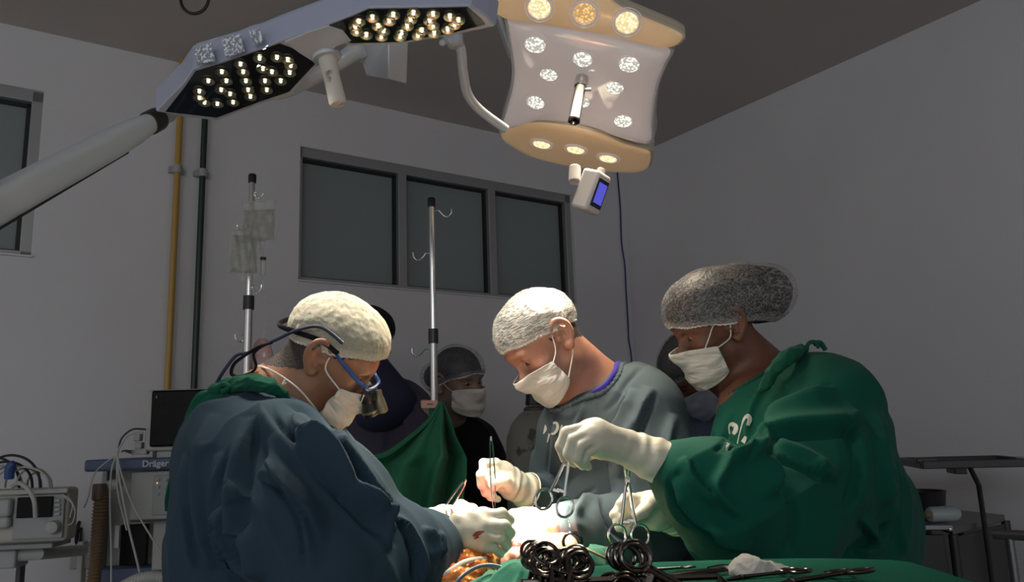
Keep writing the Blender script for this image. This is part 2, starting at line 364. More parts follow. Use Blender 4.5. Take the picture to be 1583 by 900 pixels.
Fc = [f[::-1] for f in Fc]
mk('arm', V, Fc, M['armwhite'], rootL, angle=40)
q = MB(); s0 = aa-ax_*.10-X_*.031; q.tube([aa-ax_*.12-X_*.0335-Y_*.004, aa-ax_*.55-X_*.0385-Y_*.004], .0022, 6); q.build('seam', M['blackpl'], rootL)
q = MB(); q.lathe([(.0245, -.022), (.0255, -.018), (.0255, .016), (.0245, .02)], aa-ax_*.002, ax_, 28); q.lathe([(.004, 0), (.004, .028)], aa-nz(A(0, 1, -.2))*.0, -nz(cF)*1, 10); q.build('swivel_collar', mat('collar_bronze', (.06, .055, .05), .35, .6), rootL)
q = MB(); q.lathe([(.017, .0), (.019, .02), (.02, .05), (.015, .07)], aa+ax_*.012, ax_, 24); q.build('socket', M['lampwhite'], rootL)
# ceiling suspension of the left lamp
q = MB(); q.lathe([(.034, -.05), (.036, -.045), (.036, .045), (.034, .05)], ab, UP, 24); q.build('arm_joint', M['lampwhite'], rootL)
MB().tube([ab, A(ab[0], ab[1], CEIL)], .024, 16).build('drop_tube', M['armwhite'], rootL)
jb = P(600, 60, 1.9); MB().tube([jb, A(jb[0], jb[1], CEIL)], .018, 16).build('drop_tube', M['armwhite'], rootL)
# light
for (x, y) in ((370, 120), (640, 42)):
    area('surgical_light', QL(x, y, -.02), FIELD, .16, LAMP_L/2, (1, .93, .80)).data.spread = math.radians(70)
# ================================================================= right surgical lamp
cRt = P(905, 132, 1.95); nR = nz(FIELD-cRt)
def QR(x, y, h=0.0): return Ppl(x, y, cRt+nR*h, nR)
rootR = thing('surgical_lamp', cRt, 'cream surgical lamp head with glowing warm petals, clear middle face and chrome handle', 'surgical lamp', 'surgical lamps over the operating table')
co = [(782, 30), (850, 34), (905, 45), (965, 58), (1034, 76), (1028, 100), (1016, 130), (1010, 160), (1007, 190), (1004, 222), (960, 213), (915, 196), (870, 188), (826, 186), (779, 198), (783, 170), (791, 140), (794, 110), (789, 70)]
cp_ = spline([QR(*p) for p in co]+[QR(*co[0])], 4)[:-1]; cm = cp_.mean(0)
lay = [(1, 0), (.985, .012), (.93, .020), (.8, .026), (.5, .03), (.15, .031)]
V = []; n = len(cp_)
for s_, h in lay: V += list(cm+(cp_-cm)*s_+nR*(h-.012))
Fc = []
for k in range(len(lay)-1):
    for i in range(n): j = (i+1) % n; Fc.append((k*n+i, k*n+j, (k+1)*n+j, (k+1)*n+i))
Fc.append(tuple((len(lay)-1)*n+i for i in range(n)))
def orient(V, Fc, outdir):
    V = np.asarray(V); f = Fc[-1]; nr = np.zeros(3)
    for i in range(len(f)): nr += np.cross(V[f[i]]-V[f[0]], V[f[(i+1) % len(f)]]-V[f[0]])
    return Fc if np.dot(nr, outdir) > 0 else [g[::-1] for g in Fc]
mk('middle_face', V, orient(V, Fc, nR), M['clearface'], rootR, angle=50)
V = []
lay = [(1.0, -.012), (1.035, -.02), (1.05, -.05), (.98, -.075), (.6, -.09)]
for s_, h in lay: V += list(cm+(cp_-cm)*s_+nR*h)
Fc = []
for k in range(len(lay)-1):
    for i in range(n): j = (i+1) % n; Fc.append((k*n+i, k*n+j, (k+1)*n+j, (k+1)*n+i))
Fc.append(tuple((len(lay)-1)*n+i for i in range(n)))
mk('middle_shell', V, orient(V, Fc, -nR), mat('shell_grey', (.50, .46, .47), .3, coat=.4), rootR, angle=50)
q = MB(); q.tube([cm+(p-cm)*1.01-nR*.006 for p in cp_], .004, 8, closed=True); q.build('rim', M['lampwhite'], rootR)
def petal(pts, hx, hy, tilt, name, mface, pods, thick=.05):
    hp = QR(hx, hy); ax = nz(QR(1000, 0)-QR(800, -35)) ; ax = nz(ax-nR*np.dot(ax, nR))
    n_ = nR*math.cos(tilt)+np.cross(ax, nR)*math.sin(tilt)
    pp = spline([Ppl(*p, hp, n_) for p in pts]+[Ppl(*pts[0], hp, n_)], 5)[:-1]; c = pp.mean(0)
    r = thing  # face and shell share the outline
    lay = [(1.0, 0), (.97, .006), (.85, .008)]; V = []
    for s_, h in lay: V += list(c+(pp-c)*s_+n_*h)
    n = len(pp); Fc = []
    for k in range(2):
        for i in range(n): j = (i+1) % n; Fc.append((k*n+i, k*n+j, (k+1)*n+j, (k+1)*n+i))
    Fc.append(tuple(2*n+i for i in range(n)))
    f = mk('petal_face', V, orient(V, Fc, n_), mface, rootR, angle=50)
    lay = [(1.0, 0), (1.03, -.004), (1.03, -.018), (1.015, -.022), (1.03, -.026), (1.02, -thick), (.9, -thick-.012), (.4, -thick-.016)]; V = []
    for s_, h in lay: V += list(c+(pp-c)*s_+n_*h)
    Fc = []
    for k in range(len(lay)-1):
        for i in range(n): j = (i+1) % n; Fc.append((k*n+i, k*n+j, (k+1)*n+j, (k+1)*n+i))
    Fc.append(tuple((len(lay)-1)*n+i for i in range(n)))
    mk('petal_shell', V, orient(V, Fc, -n_), M['cream'], rootR, angle=40)
    for (x, y, m_) in pods: pod(Ppl(x, y, hp+n_*.009, n_), n_, m_)
def pod(c, n_, m_, r=.024):
    q = MB(); q.ring(c, n_, r+.003, .0028, 28, 6); q.ring(c, n_, r+.010, .0012, 28, 6); o = q.build('lens_ring', M['clearface'], rootR)
    q = MB(); q.lathe([(r, -.002), (r*.96, .003), (r*.7, .0055), (r*.3, .0065), (0.0005, .0068)], c, n_, 24); q.build('lens', m_, rootR)
z3 = lambda x, y: (740+x/2.646, y/2.646)
for x, y in [(232, 183), (425, 243), (615, 263), (290, 302), (555, 355), (237, 418), (425, 412), (588, 492)]:
    pod(QR(*z3(x, y), .014), nR, M['pod_w'])
petal([(763, -30), (762, 10), (772, 24), (800, 31), (865, 40), (951, 55), (1010, 70), (1035, 73), (1052, 64), (1050, 50), (1000, 28), (960, 10), (918, -18), (850, -34)], 900, 40, -.28, 'top', M['petal'], [(*z3(248, 32), M['pod_o']), (*z3(433, 55), M['pod_o2']), (*z3(607, 92), M['pod_o'])], .045)
petal([(776, 203), (800, 193), (831, 189), (880, 194), (930, 207), (965, 222), (1000, 232), (1006, 240), (1002, 258), (990, 264), (967, 265), (935, 263), (899, 258), (855, 250), (815, 238), (785, 221), (775, 212)], 900, 205, .28, 'bottom', M['petal'], [(*z3(258, 590), M['pod_o']), (*z3(397, 612), M['pod_o']), (*z3(530, 648), M['pod_o'])], .04)
# handle
hb = QR(900, 121, .02); L = .135
q = MB(); q.lathe([(.0155, 0), (.0158, .004), (.0158, .026), (.0145, .028)], hb, nR, 28); q.build('handle_collar', M['steel'], rootR)
q = MB(); q.lathe([(.0125, .026), (.0132, .03), (.0132, L-.012), (.0142, L-.01), (.0142, L-.002), (.012, L), (.006, L-.004), (0.0005, L-.004)], hb, nR, 28); q.build('handle', mat('handle_chrome', (.17, .155, .135), .14, 1.0), rootR)
q = MB(); q.tube([hb+nR*.036+cR*.01, hb+nR*.036+cR*.026], .004, 10); q.build('release_button', M['steel'], rootR)
# tube arm to the left and bracket
q = MB(); q.tube([P(688, 62, 1.80), P(705, 64, 1.82), P(713, 78, 1.83), P(716, 110, 1.86), P(723, 145, 1.90), P(742, 170, 1.93), P(782, 200, 1.97)], [.009, .012, .0115, .0115, .0115, .0115, .0115], 16, sm=5); q.build('tube_arm', M['lampwhite'], rootR)
q = MB(); q.lathe([(.017, 0), (.019, .006), (.019, .03), (.012, .034)], P(703, 52, 1.82), A(.05, 0, -1), 20); q.ball(P(684, 66, 1.80), .008); q.build('arm_mount', M['lampwhite'], rootR)
q = MB(); q.box(P(780, 56, 2.0), (.006, .05, .03), (nz(A(1, .2, .1)), nz(A(-.3, 0, 1)), A(0, 1, 0))); q.build('side_clip', M['lampwhite'], rootR, bevel=.004)
M['hinge'] = mat('hinge_plastic', (.40, .36, .35), .5)
rb = QR(905, 40, -.10); MB().tube([QR(905, 110, -.08), rb, A(rb[0], rb[1]+.03, CEIL)], .022, 16).build('drop_tube', M['lampwhite'], rootR)
# control box with blue display
cb = P(914, 297, 2.0)
bx = nz(P(900, 330, 1.96)-P(918, 268, 2.0)); by = nz(A(.95, -.22, .1)); by = nz(by-bx*np.dot(by, bx)); bz = np.cross(bx, by)
bx2 = nz(cU*1.0+cR*.35); bz2 = nz(-cF*.62+cR*.78-cU*.1); bz2 = nz(bz2-bx2*np.dot(bz2, bx2)); by2 = np.cross(bx2, bz2)
q = MB(); q.box(cb, (.052, .032, .026), (bx2, by2, bz2)); q.build('control_box', mat('control_box_white', (.60, .55, .53), .4), rootR, bevel=.008)
q = MB(); q.box(cb+bz2*.0265, (.036, .024, .0012), (bx2, by2, bz2)); q.build('bezel', M['blackpl'], rootR, bevel=.001)
q = MB(); q.box(cb+bz2*.028, (.026, .018, .0012), (bx2, by2, bz2)); q.build('display', emis('blue_display', (.12, .12, .75), .8), rootR, smooth=False)
q = MB(); q.tube([P(889, 258, 2.02), P(888, 282, 2.0)], .015, 16); q.build('box_hinge', M['hinge'], rootR, bevel=.003)
q = MB(); q.tube([P(930, 262, 2.03), P(925, 278, 2.02)], .012, 14); q.build('box_hinge', M['hinge'], rootR, bevel=.003)
area('surgical_light', cRt+nR*.04, FIELD, .34, LAMP_R, (1, .86, .64)).data.spread = math.radians(80)
area('surgical_light', cRt+nR*.05, FIELD, .10, LAMP_C*.2, (1, .88, .68)).data.spread = math.radians(14)
area('surgical_light', QL(640, 42, -.02), FIELD, .08, LAMP_C*.8, (1, .90, .72)).data.spread = math.radians(17)
# ================================================================= signed-distance modelling
rng = np.random.RandomState(7)
_pm = np.concatenate([rng.permutation(256)]*2); _gr = rng.normal(size=(256, 3)); _gr /= np.linalg.norm(_gr, axis=1)[:, None]
def perlin(p):
    p = np.asarray(p); i = np.floor(p).astype(int); f = p-i; i &= 255; w = f*f*f*(f*(f*6-15)+10); out = 0
    for dx in (0, 1):
        for dy in (0, 1):
            for dz in (0, 1):
                h = _pm[_pm[_pm[(i[:, 0]+dx) & 255]+((i[:, 1]+dy) & 255)]+((i[:, 2]+dz) & 255)]
                g = _gr[h]; v = g[:, 0]*(f[:, 0]-dx)+g[:, 1]*(f[:, 1]-dy)+g[:, 2]*(f[:, 2]-dz)
                out = out+v*(w[:, 0] if dx else 1-w[:, 0])*(w[:, 1] if dy else 1-w[:, 1])*(w[:, 2] if dz else 1-w[:, 2])
    return out
class SD:
    def __init__(s): s.p = []; s.grow = 0.0
    def copy(s): q = SD(); q.p = list(s.p); return q
    def cap(s, a, b, ra, rb, k=.02, op=1): s.p.append(('c', np.asarray(a, float), np.asarray(b, float), ra, rb, k, op)); return s
    def chain(s, pts, rs, k=.008, op=1):
        for i in range(len(pts)-1): s.cap(pts[i], pts[i+1], rs[i], rs[i+1], k, op)
        return s
    def ecap(s, a, b, ra, rb, xd, k=.03, op=1): s.p.append(('e', np.asarray(a, float), np.asarray(b, float), ra, rb, k, op, nz(xd))); return s
    def ell(s, c, r, ax=None, k=.02, op=1): s.p.append(('l', np.asarray(c, float), np.asarray(r, float), np.eye(3) if ax is None else np.array(ax, float), None, k, op)); return s
    def plane(s, c, n, k=.004): s.p.append(('p', np.asarray(c, float), nz(n), 0, 0, k, -1)); return s     # cuts away the side n points to
    def eval(s, X, margin=.08):
        D = np.full(len(X), 1.0)
        for q in s.p:
            t, a, b, ra, rb, k, op = q[:7]
            if t == 'c' or t == 'e':
                mr = max(np.max(ra), np.max(rb)); c = (a+b)/2; R = np.linalg.norm(b-a)/2+mr
            elif t == 'l': c = a; R = b.max()
            else: c = None
            if c is not None:
                Y = X-c; m = np.einsum('ij,ij->i', Y, Y) < (R+k+margin)**2; ix = np.nonzero(m)[0]
                if not len(ix): continue
                Y = X[ix]
            else: ix = slice(None); Y = X
            if t == 'c':
                ab = b-a; u = np.clip((Y-a)@ab/(ab@ab+1e-12), 0, 1); d = np.linalg.norm(Y-a-u[:, None]*ab, axis=1)-(ra+(rb-ra)*u)
            elif t == 'e':
                ab = b-a; L = np.linalg.norm(ab); z = ab/L; x = nz(q[7]-z*np.dot(q[7], z)); y = np.cross(z, x)
                Z = Y-a; h = Z@z; u = np.clip(h/L, 0, 1); r0 = ra[0]+(rb[0]-ra[0])*u; r1 = ra[1]+(rb[1]-ra[1])*u; mn = np.minimum(r0, r1)
                e = h-u*L; px_ = Z@x; py_ = Z@y; kk = np.sqrt((px_/r0)**2+(py_/r1)**2+(e/mn)**2)+1e-9
                g = np.sqrt((px_/r0**2)**2+(py_/r1**2)**2+(e/mn**2)**2)+1e-9; d = kk*(kk-1)/g; d = np.where(kk < .5, -(mn*(1-kk)), d)
            elif t == 'l':
                Z = (Y-a)@ra.T/b; kk = np.linalg.norm(Z, axis=1)+1e-9; g = np.linalg.norm(Z/b, axis=1)+1e-9; d = kk*(kk-1)/g; d = np.where(kk < .5, -b.min()*(1-kk), d)
            else: d = -((Y-a)@b)
            o = D[ix]
            if op > 0: h = np.clip(.5+.5*(o-d)/k, 0, 1); D[ix] = o*(1-h)+d*h-k*h*(1-h)
            else: d = -d; h = np.clip(.5-.5*(o-d)/k, 0, 1); D[ix] = o*(1-h)+d*h+k*h*(1-h)
        return D-s.grow
    def mesh(s, h):
        lo = []; hi = []
        for q in s.p:
            if q[6] < 0: continue
            if q[0] in 'ce': mr = max(np.max(q[3]), np.max(q[4])); lo += [q[1]-mr, q[2]-mr]; hi += [q[1]+mr, q[2]+mr]
            else: lo.append(q[1]-q[2].max()); hi.append(q[1]+q[2].max())
        lo = np.min(lo, 0)-.02-s.grow; hi = np.max(hi, 0)+.02+s.grow; B = 8
        nb = np.ceil((hi-lo)/h/B).astype(int); n = nb*B
        g = np.stack(np.meshgrid(*[np.arange(k) for k in nb], indexing='ij'), -1).reshape(-1, 3)
        c = lo+(g*B+(B-1)/2)*h; d = s.eval(c, .12); act = np.abs(d) < h*B*.95+.012
        F_ = np.empty(tuple(n), np.float32); Fv = F_.reshape(nb[0], B, nb[1], B, nb[2], B)
        Fv[:] = np.where(d > 0, 1.0, -1.0).reshape(nb[0], 1, nb[1], 1, nb[2], 1)
        o = np.stack(np.meshgrid(*[np.arange(B)]*3, indexing='ij'), -1).reshape(-1, 3); ga = g[act]
        for i in range(0, len(ga), 1500):
            gg = ga[i:i+1500]; X = lo+((gg[:, None]*B+o[None]).reshape(-1, 3))*h; v = s.eval(X, .03).reshape(len(gg), B, B, B)
            Fv[gg[:, 0], :, gg[:, 1], :, gg[:, 2], :] = v
        return nets(F_, lo, h)
def nets(A_, lo, h):
    I = A_ < 0; cnt = np.zeros(tuple(k-1 for k in A_.shape), np.uint8)
    for dx in (0, 1):
        for dy in (0, 1):
            for dz in (0, 1): cnt += I[dx:A_.shape[0]-1+dx, dy:A_.shape[1]-1+dy, dz:A_.shape[2]-1+dz]
    m = (cnt > 0) & (cnt < 8); ci = np.argwhere(m); idx = np.full(m.shape, -1, np.int32); idx[m] = np.arange(len(ci))
    cr = np.array([[a, b, c] for a in (0, 1) for b in (0, 1) for c in (0, 1)])
    val = np.stack([A_[ci[:, 0]+k[0], ci[:, 1]+k[1], ci[:, 2]+k[2]] for k in cr], 1); acc = np.zeros((len(ci), 3)); nn = np.zeros(len(ci))
    for i in range(8):
        for j in range(i+1, 8):
            if abs(cr[i]-cr[j]).sum() != 1: continue
            x = (val[:, i] < 0) != (val[:, j] < 0); t = val[:, i]/(val[:, i]-val[:, j]+1e-12)
            p = cr[i]+(cr[j]-cr[i])*t[:, None]; acc[x] += p[x]; nn[x] += 1
    V = lo+(ci+acc/nn[:, None])*h; Q = []
    for ax in range(3):
        s0 = [slice(1, -1)]*3; s1 = [slice(1, -1)]*3; s0[ax] = slice(1, -2) if False else slice(0, -1); s1[ax] = slice(1, None)
        a = I[tuple(s0)]; b = I[tuple(s1)]; e = np.argwhere(a != b)
        if not len(e): continue
        fl = a[e[:, 0], e[:, 1], e[:, 2]]; pos = e.copy()
        for k in range(3):
            if k != ax: pos[:, k] += 1
        u, v = (ax+1) % 3, (ax+2) % 3; q = []
        for du, dv in ((0, 0), (1, 0), (1, 1), (0, 1)):
            c = pos.copy(); c[:, u] -= du; c[:, v] -= dv; q.append(idx[c[:, 0], c[:, 1], c[:, 2]])
        q = np.stack(q, 1); q = np.where(fl[:, None], q, q[:, ::-1]); Q.append(q[(q >= 0).all(1)])
    return V, np.concatenate(Q)
def normals(V, Q):
    a = V[Q[:, 2]]-V[Q[:, 0]]; b = V[Q[:, 3]]-V[Q[:, 1]]; n = np.cross(a, b); N = np.zeros_like(V)
    for k in range(4):
        for c in range(3): N[:, c] += np.bincount(Q[:, k], n[:, c], len(V))
    return N/(np.linalg.norm(N, axis=1)[:, None]+1e-12)
def relax(V, Q, it=2, w=.5):
    V = V.copy(); n = len(V); e = np.concatenate([Q[:, [0, 1]], Q[:, [1, 2]], Q[:, [2, 3]], Q[:, [3, 0]]]); e = np.concatenate([e, e[:, ::-1]]); cn = np.bincount(e[:, 0], minlength=n)+1e-9
    for _ in range(it):
        S = np.stack([np.bincount(e[:, 0], V[e[:, 1], c], n) for c in range(3)], 1)/cn[:, None]; V += (S-V)*w
    return V
def cut(V, Q, keep):
    f = keep[Q].all(1); Q = Q[f]; u = np.unique(Q); r = np.full(len(V), -1); r[u] = np.arange(len(u)); return V[u], r[Q]
def polydist(x, y, pl):
    bd = np.full(len(x), 1e9); sg = np.zeros(len(x)); tt = np.zeros(len(x)); L = [0]
    for i in range(len(pl)-1): L.append(L[-1]+math.dist(pl[i], pl[i+1]))
    for i in range(len(pl)-1):
        a = np.array(pl[i], float); b = np.array(pl[i+1], float); ab = b-a; l2 = ab@ab
        u = np.clip(((x-a[0])*ab[0]+(y-a[1])*ab[1])/l2, 0, 1); dx = x-a[0]-u*ab[0]; dy = y-a[1]-u*ab[1]; d = np.hypot(dx, dy)
        m = d < bd; bd = np.where(m, d, bd); sg = np.where(m, np.sign(ab[0]*dy-ab[1]*dx), sg); tt = np.where(m, (L[i]+u*math.sqrt(l2))/L[-1], tt)
    return bd, sg, tt
def folds(V, Q, strokes, view=True):
    """cloth folds: each stroke is (points, width, height, kind); the points are places seen on the cloth from the front"""
    N = normals(V, Q); x, y, d = proj(V); fac = np.clip(((CAM-V)/np.linalg.norm(CAM-V, axis=1)[:, None]*N).sum(1)*3, 0, 1); D = np.zeros(len(V))
    for st in strokes:
        pl, w, h = st[:3]; kind = st[3] if len(st) > 3 else 'r'
        pl = [tuple(p) for p in spline([A(p[0], p[1], 0) for p in pl], 4)[:, :2]]
        xs = [p[0] for p in pl]; ys = [p[1] for p in pl]; m = (x > min(xs)-3*w) & (x < max(xs)+3*w) & (y > min(ys)-3*w) & (y < max(ys)+3*w) & (fac > 0)
        if not m.any(): continue
        r, sg, t = polydist(x[m], y[m], pl); tp = np.clip(np.minimum(t, 1-t)*5, 0, 1)**.7
        if kind == 'r': v = np.exp(-(r/w)**2)
        elif kind == 'v': v = -np.exp(-(r/w)**2)
        else:                         # 's': soft rise on the left-hand side, steep drop on the right-hand side
            q = r*sg/w*(1 if kind == 's' else -1); v = np.where(q < 0, np.exp(-(q/1.9)**2), np.exp(-(q/.45)**2)); v = v-.35*np.exp(-((q-.9)/.5)**2)
        D[m] += v*tp*h*fac[m]
    return V+N*D[:, None]
def wrinkle(V, Q, dirv, amp=.006, fr=9, seed=0, stretch=.35, pw=2.5):
    """ridged creases that run along dirv"""
    N = normals(V, Q); dirv = nz(dirv); a = V@dirv; S = V-np.outer(a, dirv)*(1-stretch); w = perlin(S*fr*.6+seed*7.3)[:, None]*.5+perlin(S*fr*.4+seed+50)[:, None]*.35
    n1 = 1-np.abs(perlin(S*fr+w*1.6+seed*3.1))*2; n2 = perlin(S*fr*2.1+w+seed*5.7+9)
    return V+N*((np.clip(n1, 0, 1)**pw-.45)*amp+n2*amp*.35)[:, None]
# ================================================================= materials for people
def skin(name, c, r=.5): return mat(name, c, r, sss=.25, ss=.006, var=(38, tuple(x*.86 for x in c), .4, .7), bump=[(260, .0006, .5), (70, .001, .3)])
M['skin1'] = skin('skin_tan', (.33, .155, .09)); M['skin2'] = skin('skin_light', (.42, .20, .135)); M['skin3'] = skin('skin_brown', (.15, .058, .032)); M['skin5'] = skin('skin_pale_olive', (.24, .15, .115)); M['skin6'] = skin('skin_deep_brown', (.12, .05, .035))
def fabric(name, c, c2=None, sc=5, r=.85, fine=True):
    m = mat(name, c, r, sheen=.03, spec=.15, var=(sc, c2 or tuple(x*.8 for x in c), .35, .7), bump=[(900, .0004, .5), (28, .003, .35)] if fine else [(60, .002, .3)]); return m
M['gown1'] = fabric('slate_blue_gown_cloth', (.028, .054, .078), (.023, .045, .066)); M['gown2'] = fabric('grey_gown_cloth', (.062, .086, .098), (.052, .073, .084)); M['gown3'] = fabric('green_gown_cloth', (.003, .076, .049), (.0025, .062, .040))
M['greencloth'] = fabric('green_cotton', (.008, .085, .05), (.006, .068, .04)); M['navy'] = fabric('navy_cloth', (.030, .030, .062), (.02, .02, .045)); M['blackcloth'] = fabric('black_cloth', (.010, .009, .011)); M['lilac'] = fabric('pale_blue_cloth', (.10, .125, .21)); M['violet'] = fabric('violet_cloth', (.05, .035, .30))
M['mask'] = mat('mask_paper', (.62, .58, .52), .8, sss=.15, ss=.004, bump=[(500, .0006, .5), (40, .002, .3)]); M['maskblue'] = mat('mask_paper_pale_blue', (.30, .34, .42), .8, bump=[(40, .002, .4)])
M['elastic'] = mat('elastic_cord', (.72, .68, .60), .8)
M['glove'] = mat('latex_glove', (.60, .56, .45), .42, sss=.25, ss=.006, sr=(1, .6, .35), bump=[(90, .0012, .5), (24, .002, .4)])
M['hair'] = mat('black_hair', (.014, .011, .010), .45, bump=[(240, .002, .6)]); M['stubble'] = mat('short_dark_hair', (.035, .022, .017), .6, bump=[(300, .003, .8)])
M['eye'] = mat('eye_white', (.62, .58, .54), .15); M['iris'] = mat('dark_iris', (.015, .008, .006), .1)
def netmat(name, col, lo, hi, su, sv, dist=1.5, rot=0.0, wl=.08, det=2):
    m = bpy.data.materials.new(name); m.use_nodes = True; nt = m.node_tree; b = nt.nodes['Principled BSDF']; L = nt.links.new
    b.inputs['Base Color'].default_value = (*col, 1); b.inputs['Roughness'].default_value = .8; b.inputs['Subsurface Weight'].default_value = .2; b.inputs['Subsurface Scale'].default_value = .004
    uv = nt.nodes.new('ShaderNodeUVMap'); uv.uv_map = 'uv'; mp = nt.nodes.new('ShaderNodeMapping'); mp.inputs['Scale'].default_value = (su, sv, 1); mp.inputs['Rotation'].default_value = (0, 0, rot); L(uv.outputs[0], mp.inputs[0])
    wv = nt.nodes.new('ShaderNodeTexNoise'); wv.inputs['Scale'].default_value = 1; wv.inputs['Detail'].default_value = det; wv.inputs['Roughness'].default_value = .62; wv.inputs['Distortion'].default_value = dist; L(mp.outputs[0], wv.inputs['Vector'])
    rg = nt.nodes.new('ShaderNodeMath'); rg.operation = 'SUBTRACT'; rg.inputs[1].default_value = .5; L(wv.outputs['Fac'], rg.inputs[0]); ab = nt.nodes.new('ShaderNodeMath'); ab.operation = 'ABSOLUTE'; L(rg.outputs[0], ab.inputs[0])
    mr = nt.nodes.new('ShaderNodeMapRange'); mr.inputs[1].default_value = .0; mr.inputs[2].default_value = wl; mr.inputs[3].default_value = hi; mr.inputs[4].default_value = lo; L(ab.outputs[0], mr.inputs[0])
    sp = nt.nodes.new('ShaderNodeSeparateXYZ'); L(uv.outputs[0], sp.inputs[0]); br = nt.nodes.new('ShaderNodeMapRange'); br.inputs[1].default_value = .10; br.inputs[2].default_value = .0; br.inputs[3].default_value = 0; br.inputs[4].default_value = .6; L(sp.outputs[1], br.inputs[0])
    ad = nt.nodes.new('ShaderNodeMath'); ad.use_clamp = True; L(mr.outputs[0], ad.inputs[0]); L(br.outputs[0], ad.inputs[1]); L(ad.outputs[0], b.inputs['Alpha'])
    bp = nt.nodes.new('ShaderNodeBump'); bp.inputs['Distance'].default_value = .002; bp.inputs['Strength'].default_value = .7; L(mr.outputs[0], bp.inputs['Height']); L(bp.outputs[0], b.inputs['Normal']); return m
M['net1'] = netmat('bouffant_cap_cream', (.62, .57, .44), .62, 1.0, 70, 60, wl=.07); M['net2'] = netmat('bouffant_cap_white', (.60, .57, .52), .22, 1.0, 26, 44, dist=.8, wl=.09)
M['net3'] = netmat('bouffant_cap_sheer', (.42, .39, .38), .10, .55, 75, 26, dist=.6, wl=.08); M['net5'] = netmat('bouffant_cap_grey', (.24, .25, .28), .10, .38, 60, 20, dist=.6)
# ================================================================= head
class Head:
    def __init__(s, O, f, u, sc=1.0):
        s.O = np.asarray(O, float); s.f = nz(f); s.u = nz(np.asarray(u)-s.f*np.dot(u, s.f)); s.r = np.cross(s.f, s.u); s.s = sc; s.ax = np.array([s.r, s.f, s.u])
    def p(s, x, f, u): return s.O+(s.r*x+s.f*f+s.u*u)*s.s
    def loc(s, X): return (np.asarray(X)-s.O)@s.ax.T/s.s
    def base(s, S, k=.025):
        z = s.s; E = lambda c, r, kk=k: S.ell(s.p(*c), A(*r)*z, s.ax, kk)
        E((0, -.002, .045), (.077, .097, .085)); E((0, .035, -.032), (.058, .058, .080)); E((0, .02, .02), (.068, .077, .06))
        S.cap(s.p(.048, .015, -.055), s.p(.012, .072, -.092), .020*z, .018*z, k); S.cap(s.p(-.048, .015, -.055), s.p(-.012, .072, -.092), .020*z, .018*z, k)
        E((0, .076, -.092), (.024, .018, .018)); S.cap(s.p(0, .088, .018), s.p(0, .108, -.02), .008*z, .012*z, .012)
        return S
    def full(s, S, neck, nr=(.058, .056), nr2=(.068, .064), eyes=True, ear=True, eu=0.0):
        z = s.s; s.base(S)
        E = lambda c, r, kk=.01, op=1: S.ell(s.p(*c), A(*r)*z, s.ax, kk, op)
        S.cap(s.p(-.04, .082, .036), s.p(.04, .082, .036), .013*z, .013*z, .02)
        for q in (-1, 1):
            E((q*.033, .094, .013), (.019, .014, .013), .014, -1); E((q*.032, .0745, .0215), (.0165, .0155, .0095), .003); E((q*.032, .0735, .0025), (.0155, .0138, .0070), .003)
            S.cap(s.p(q*.015, .090, .012), s.p(q*.048, .078, .010), .004*z, .004*z, .008); E((q*.046, .066, -.016), (.018, .018, .016), .02); E((q*.011, .103, -.026), (.008, .010, .008), .008)
        S.cap(s.p(0, .112, -.016), s.p(0, .113, -.024), .0105*z, .0115*z, .008)
        S.cap(s.p(-.02, .088, -.056), s.p(.02, .088, -.056), .0075*z, .0075*z, .006); S.cap(s.p(-.02, .087, -.067), s.p(.02, .087, -.067), .0085*z, .0085*z, .006); E((0, .101, -.061), (.022, .006, .0018), .003, -1)
        S.ecap(s.p(0, -.012, -.035), neck, (nr[0]*z, nr[1]*z), nr2, s.r, .035)
        if ear:
            for q in (-1, 1):
                e = lambda x, f, u: s.p(q*(x*1.0+.004), f*1.15, u*1.15+eu)
                S.ecap(e(.073, -.004, .006), e(.080, -.012, .004), (.021*z, .009*z), (.022*z, .005*z), s.u, .008)
                rim = [e(.074, .008, .018), e(.080, .004, .030), e(.086, -.010, .036), e(.090, -.022, .030), e(.091, -.028, .014), e(.088, -.024, -.004), e(.083, -.014, -.018), e(.079, -.004, -.026), e(.075, .004, -.020)]
                S.chain(spline(rim, 3), [.0042*z]*(3*(len(rim)-1)+1), .006); S.cap(e(.078, -.004, -.022), e(.079, -.003, -.026), .0085*z, .007*z, .008)
                S.ell(e(.085, -.006, .003), A(.007, .010, .012)*z, s.ax, .004, -1); S.chain([e(.083, -.014, .020), e(.086, -.018, .006), e(.083, -.012, -.008)], [.0036*z]*3, .004); S.ell(e(.074, .006, 0), A(.006, .005, .007)*z, s.ax, .005)
        return S
    def eyes(s, parent, lid=0.0):
        for q in (-1, 1):
            c = s.p(q*.032, .0765, .0125); o = MB().ball(c, .0125*s.s, n=12).build('eye', M['eye'], parent); MB().ball(c+(s.f*.0105-s.u*.003)*s.s, (.0055*s.s,)*3, n=10).build('iris', M['iris'], o)
    def brows(s, parent, m):
        for q in (-1, 1):
            MB().tube([s.p(q*.017, .083, .0075), s.p(q*.025, .0885, .0065), s.p(q*.034, .0900, .0065), s.p(q*.046, .0830, .0070)], [.0006*s.s, .0012*s.s, .0014*s.s, .0006*s.s], 6, sm=4).build('eyelashes', M['hair'], parent)
            MB().tube([s.p(q*.014, .0965, .034), s.p(q*.03, .095, .040), s.p(q*.05, .080, .038)], [.0035*s.s, .0042*s.s, .002*s.s], 8, sm=4, ex=.6).build('eyebrow', m, parent)
